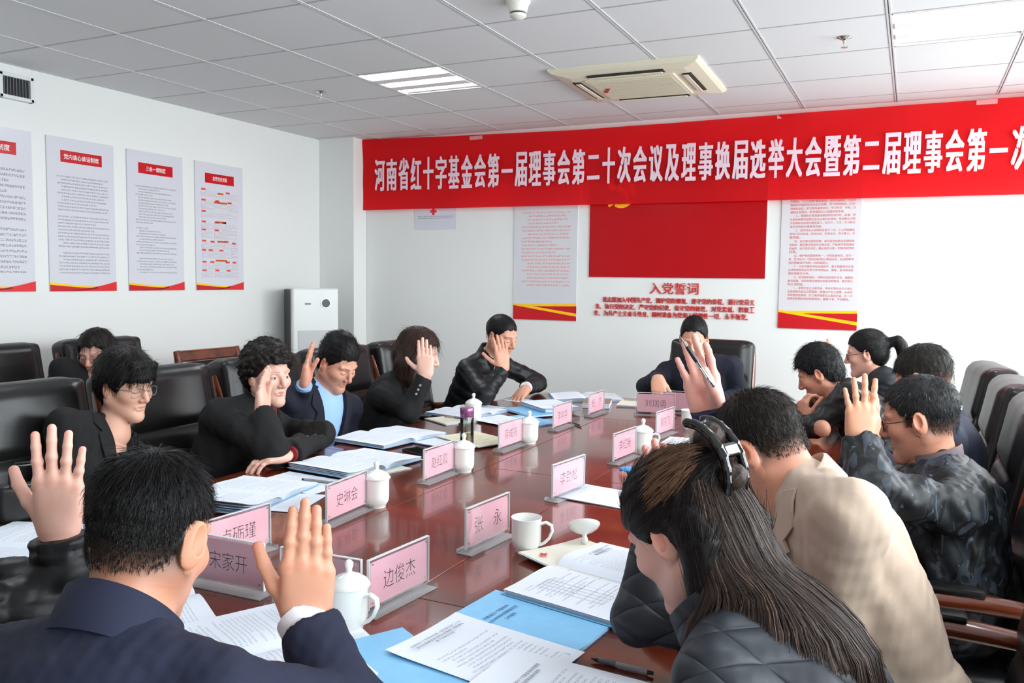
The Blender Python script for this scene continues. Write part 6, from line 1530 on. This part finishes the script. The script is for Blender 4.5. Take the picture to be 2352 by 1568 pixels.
def long_fall(ctx):
    H, M, fld = ctx['H'], ctx['M'], ctx['fieldJ']; q = np.random.default_rng(5); s = SDF(); end = unit(V3(.30, -.20, -.93)); paths = []; NP = 29
    for i in range(17):
        x = -.072+.144*i/16; e_ = (x/.072)**2
        P = [H+M@V3(x*.35, -.080, .080), H+M@V3(x*.75, -.104+.018*e_, .040), H+M@V3(x*.98, -.112+.034*e_, -.015), H+M@V3(x*1.0, -.108+.036*e_, -.07)]
        d = unit(P[3]-P[2])
        for k in range(6): d = unit(d*.55+end*.6); P.append(P[-1]+d*(.072+.008*q.uniform())-(M@V3(x, 0, 0))*.07)
        P = np.array(P); t = np.linspace(0, len(P)-1, NP)
        for _ in range(1):
            i1 = np.clip(t.astype(int), 0, len(P)-2); f_ = (t-i1)[:, None]; p0 = P[np.clip(i1-1, 0, len(P)-1)]; p1 = P[i1]; p2 = P[i1+1]; p3 = P[np.clip(i1+2, 0, len(P)-1)]
            C_ = .5*((2*p1)+(-p0+p2)*f_+(2*p0-5*p1+4*p2-p3)*f_**2+(-p0+3*p1-3*p2+p3)*f_**3)
        C_[10:] = push_out(fld, C_[10:], .014)
        for _ in range(6): C_[1:-1] = C_[1:-1]*.5+(C_[:-2]+C_[2:])*.25
        low = (C_[:, 2] < TZ+.03) & (C_[:, 0] < TX1+.028); C_[low, 0] = TX1+.028
        paths.append(C_)
    rad = np.interp(np.arange(NP), [0, 5, 14, 22, NP-1], [.014, .017, .016, .013, .004])
    for C_ in paths:
        for k in range(0, NP-2, 2): s.cone(C_[k], C_[k+2], rad[k], rad[k+2], .006)
    V, F = s.mesh(.0045); m3 = hair_material('long_brown_hair', (50, 38, 34)); link('long_hair', np_mesh('long_hair', V-ctx['loc'], F, m3), None, ctx['root'])
    PA = np.array(paths)
    for mm, n_ in ((m3, 3200), (hair_material('brown_glint_hair', (96, 76, 66)), 700), (hair_material('claw_hair_24_20_19', (24, 20, 19)), 900)):
        u_ = q.uniform(0, 15.999, n_); i0 = u_.astype(int); t_ = (u_-i0)[:, None, None]; G = PA[i0]*(1-t_)+PA[i0+1]*t_
        T = np.gradient(G, axis=1); T /= np.linalg.norm(T, axis=2, keepdims=True); X = np.cross(T, np.array([.3, .9, .1])); X /= np.linalg.norm(X, axis=2, keepdims=True)+1e-9; Y = np.cross(X, T)
        tt = np.linspace(0, 1, NP)[None, :, None]; a = q.uniform(0, 2*math.pi, n_)[:, None, None]+q.normal(size=(n_, 1, 1))*1.2*tt; rr = (rad[None, :, None]+.001+.0025*q.uniform(size=(n_, 1, 1)))*(.9+.25*np.sin(q.uniform(0, 6, (n_, 1, 1))+5*tt*q.uniform(.5, 1.5, (n_, 1, 1))))
        O_ = X*np.cos(a)+Y*np.sin(a); Pn = G+O_*rr; wv = np.cross(T, O_)*.00055
        A = np.stack([Pn-wv, Pn+wv], 2).reshape(n_, 2*NP, 3); base = (np.arange(n_)*2*NP)[:, None]; B = np.concatenate([base+np.array([[2*k, 2*k+1, 2*k+3, 2*k+2]]) for k in range(NP-1)], 0)
        tag(link('long_strands', np_mesh('long_strands', A.reshape(-1, 3)-ctx['loc'], B, mm), None, ctx['root']), kind='stuff')
long_fall(ctx)
# ---- man in navy suit, near head
def fade14(C, L):
    d = np.interp(L[:, 2], [-.092, -.066, -.032, -.006], [0, .2, .75, 1])*np.clip((.03-L[:, 1])/.03, 0, 1)*np.where((np.abs(L[:, 0]) > .0745) & (L[:, 2] < .03) & (L[:, 1] > -.045), 0, 1); k = np.clip(d, 0, 1)[:, None]; C[:] = C*(1-k)+np.array(lin((24, 21, 20))[:3])*k
L14 = [(-.13, -.03), (-.09, -.028), (-.045, -.016), (-.030, .004), (-.012, .034), (.004, .034), (.020, .036), (.034, .040), (.046, .054), (.062, .064), (.085, .07), (.12, .07)]
ctx = person('short-haired man in a navy suit seen from behind with raised right hand', A3(345, 1236, 1.24), 103, 22, (1.02, -3.12, .50), 98,
    dict(R=dict(w=A3(702, 1432, 1.33), e=A3(800, 1690, 1.25), f=(.04, .03, 1), n=(-.62, .78, .0), curl=(2, 4, 3), spread=-3, thumb=(-2, 0), h=.0022, tone=(216, 157, 131), sc=1.02), L=rest(.86, -2.90, (-.1, 1, 0), z=.64)), dict(m=navy2, wr=.005, wf=36, cuff=.052), short_hair('undercut_hair', (15, 14, 15), L14, .003, .014, .003, 11000, (.016, .042), (.001, .006), .0005, 27, h=.003, ridge=.0016, jit=.2, lz=([0, .05, .1], [.25, .5, 1]), faded=True, stub=9000), tone=(208, 147, 120), fade=fade14, hres=.0024, jres=.006, vneck=(.2, .06), shirt=('white_shirt', shirt_w), hw=.195, bulk=1.0, neck_r=.056, neck_l=.072, drop=.074, ear=1.12)
fold_collar(ctx, shirt_w, .061, .046, .008, .03, 22, 'shirt_collar', dip=.03, squash=(1.02, 1.0)); fold_collar(ctx, navy2, .071, .054, .022, .05, 42, dip=.05, squash=(1.05, 1.02)); cuff(ctx, 'R', shirt_w, .026, .043)
# ---- person at the near head, puffer sleeve
ctx = person('person in a black puffer jacket beside the short-haired man, raised hand and sleeve showing', (.30, -2.98, 1.14), 95, 15, (.36, -3.12, .53), 92,
    dict(R=dict(w=A3(134, 1222, 1.52), e=A3(150, 1410, 1.52), f=(.03, .02, 1), n=(-.66, .75, 0), curl=(2, 4, 3), spread=6, thumb=(2, 0), h=.0022, tone=(232, 183, 166), sc=1.0), L=dict(w=A3(80, 1384, 1.78), pole=(-.3, -.3, -1), f=(-.72, .66, -.1), n=(0, 0, -1), curl=(14, 20, 14), spread=3, h=.003, tone=(232, 183, 166))), PUFF(puff_b, cuff=.046, arm_puff=.013, arm_n=3), short_hair('dark_hair', (20, 18, 18), n=0, h=.006), tone=(226, 178, 159), hres=.005, jres=.0075)
# ---- person at the left frame edge
ctx = person('person in a black coat beside the black handbag', (-.56, -2.34, 1.10), 10, 20, (-.62, -2.51, .53), 5,
    dict(R=rest(-.32, -2.55, (1, .1, 0), z=.64), L=rest(-.32, -2.30, (1, -.1, 0), z=.64)), PUFF(puff_b), short_hair('dark_hair', (20, 18, 18), n=0, h=.006), hres=.005, jres=.012)
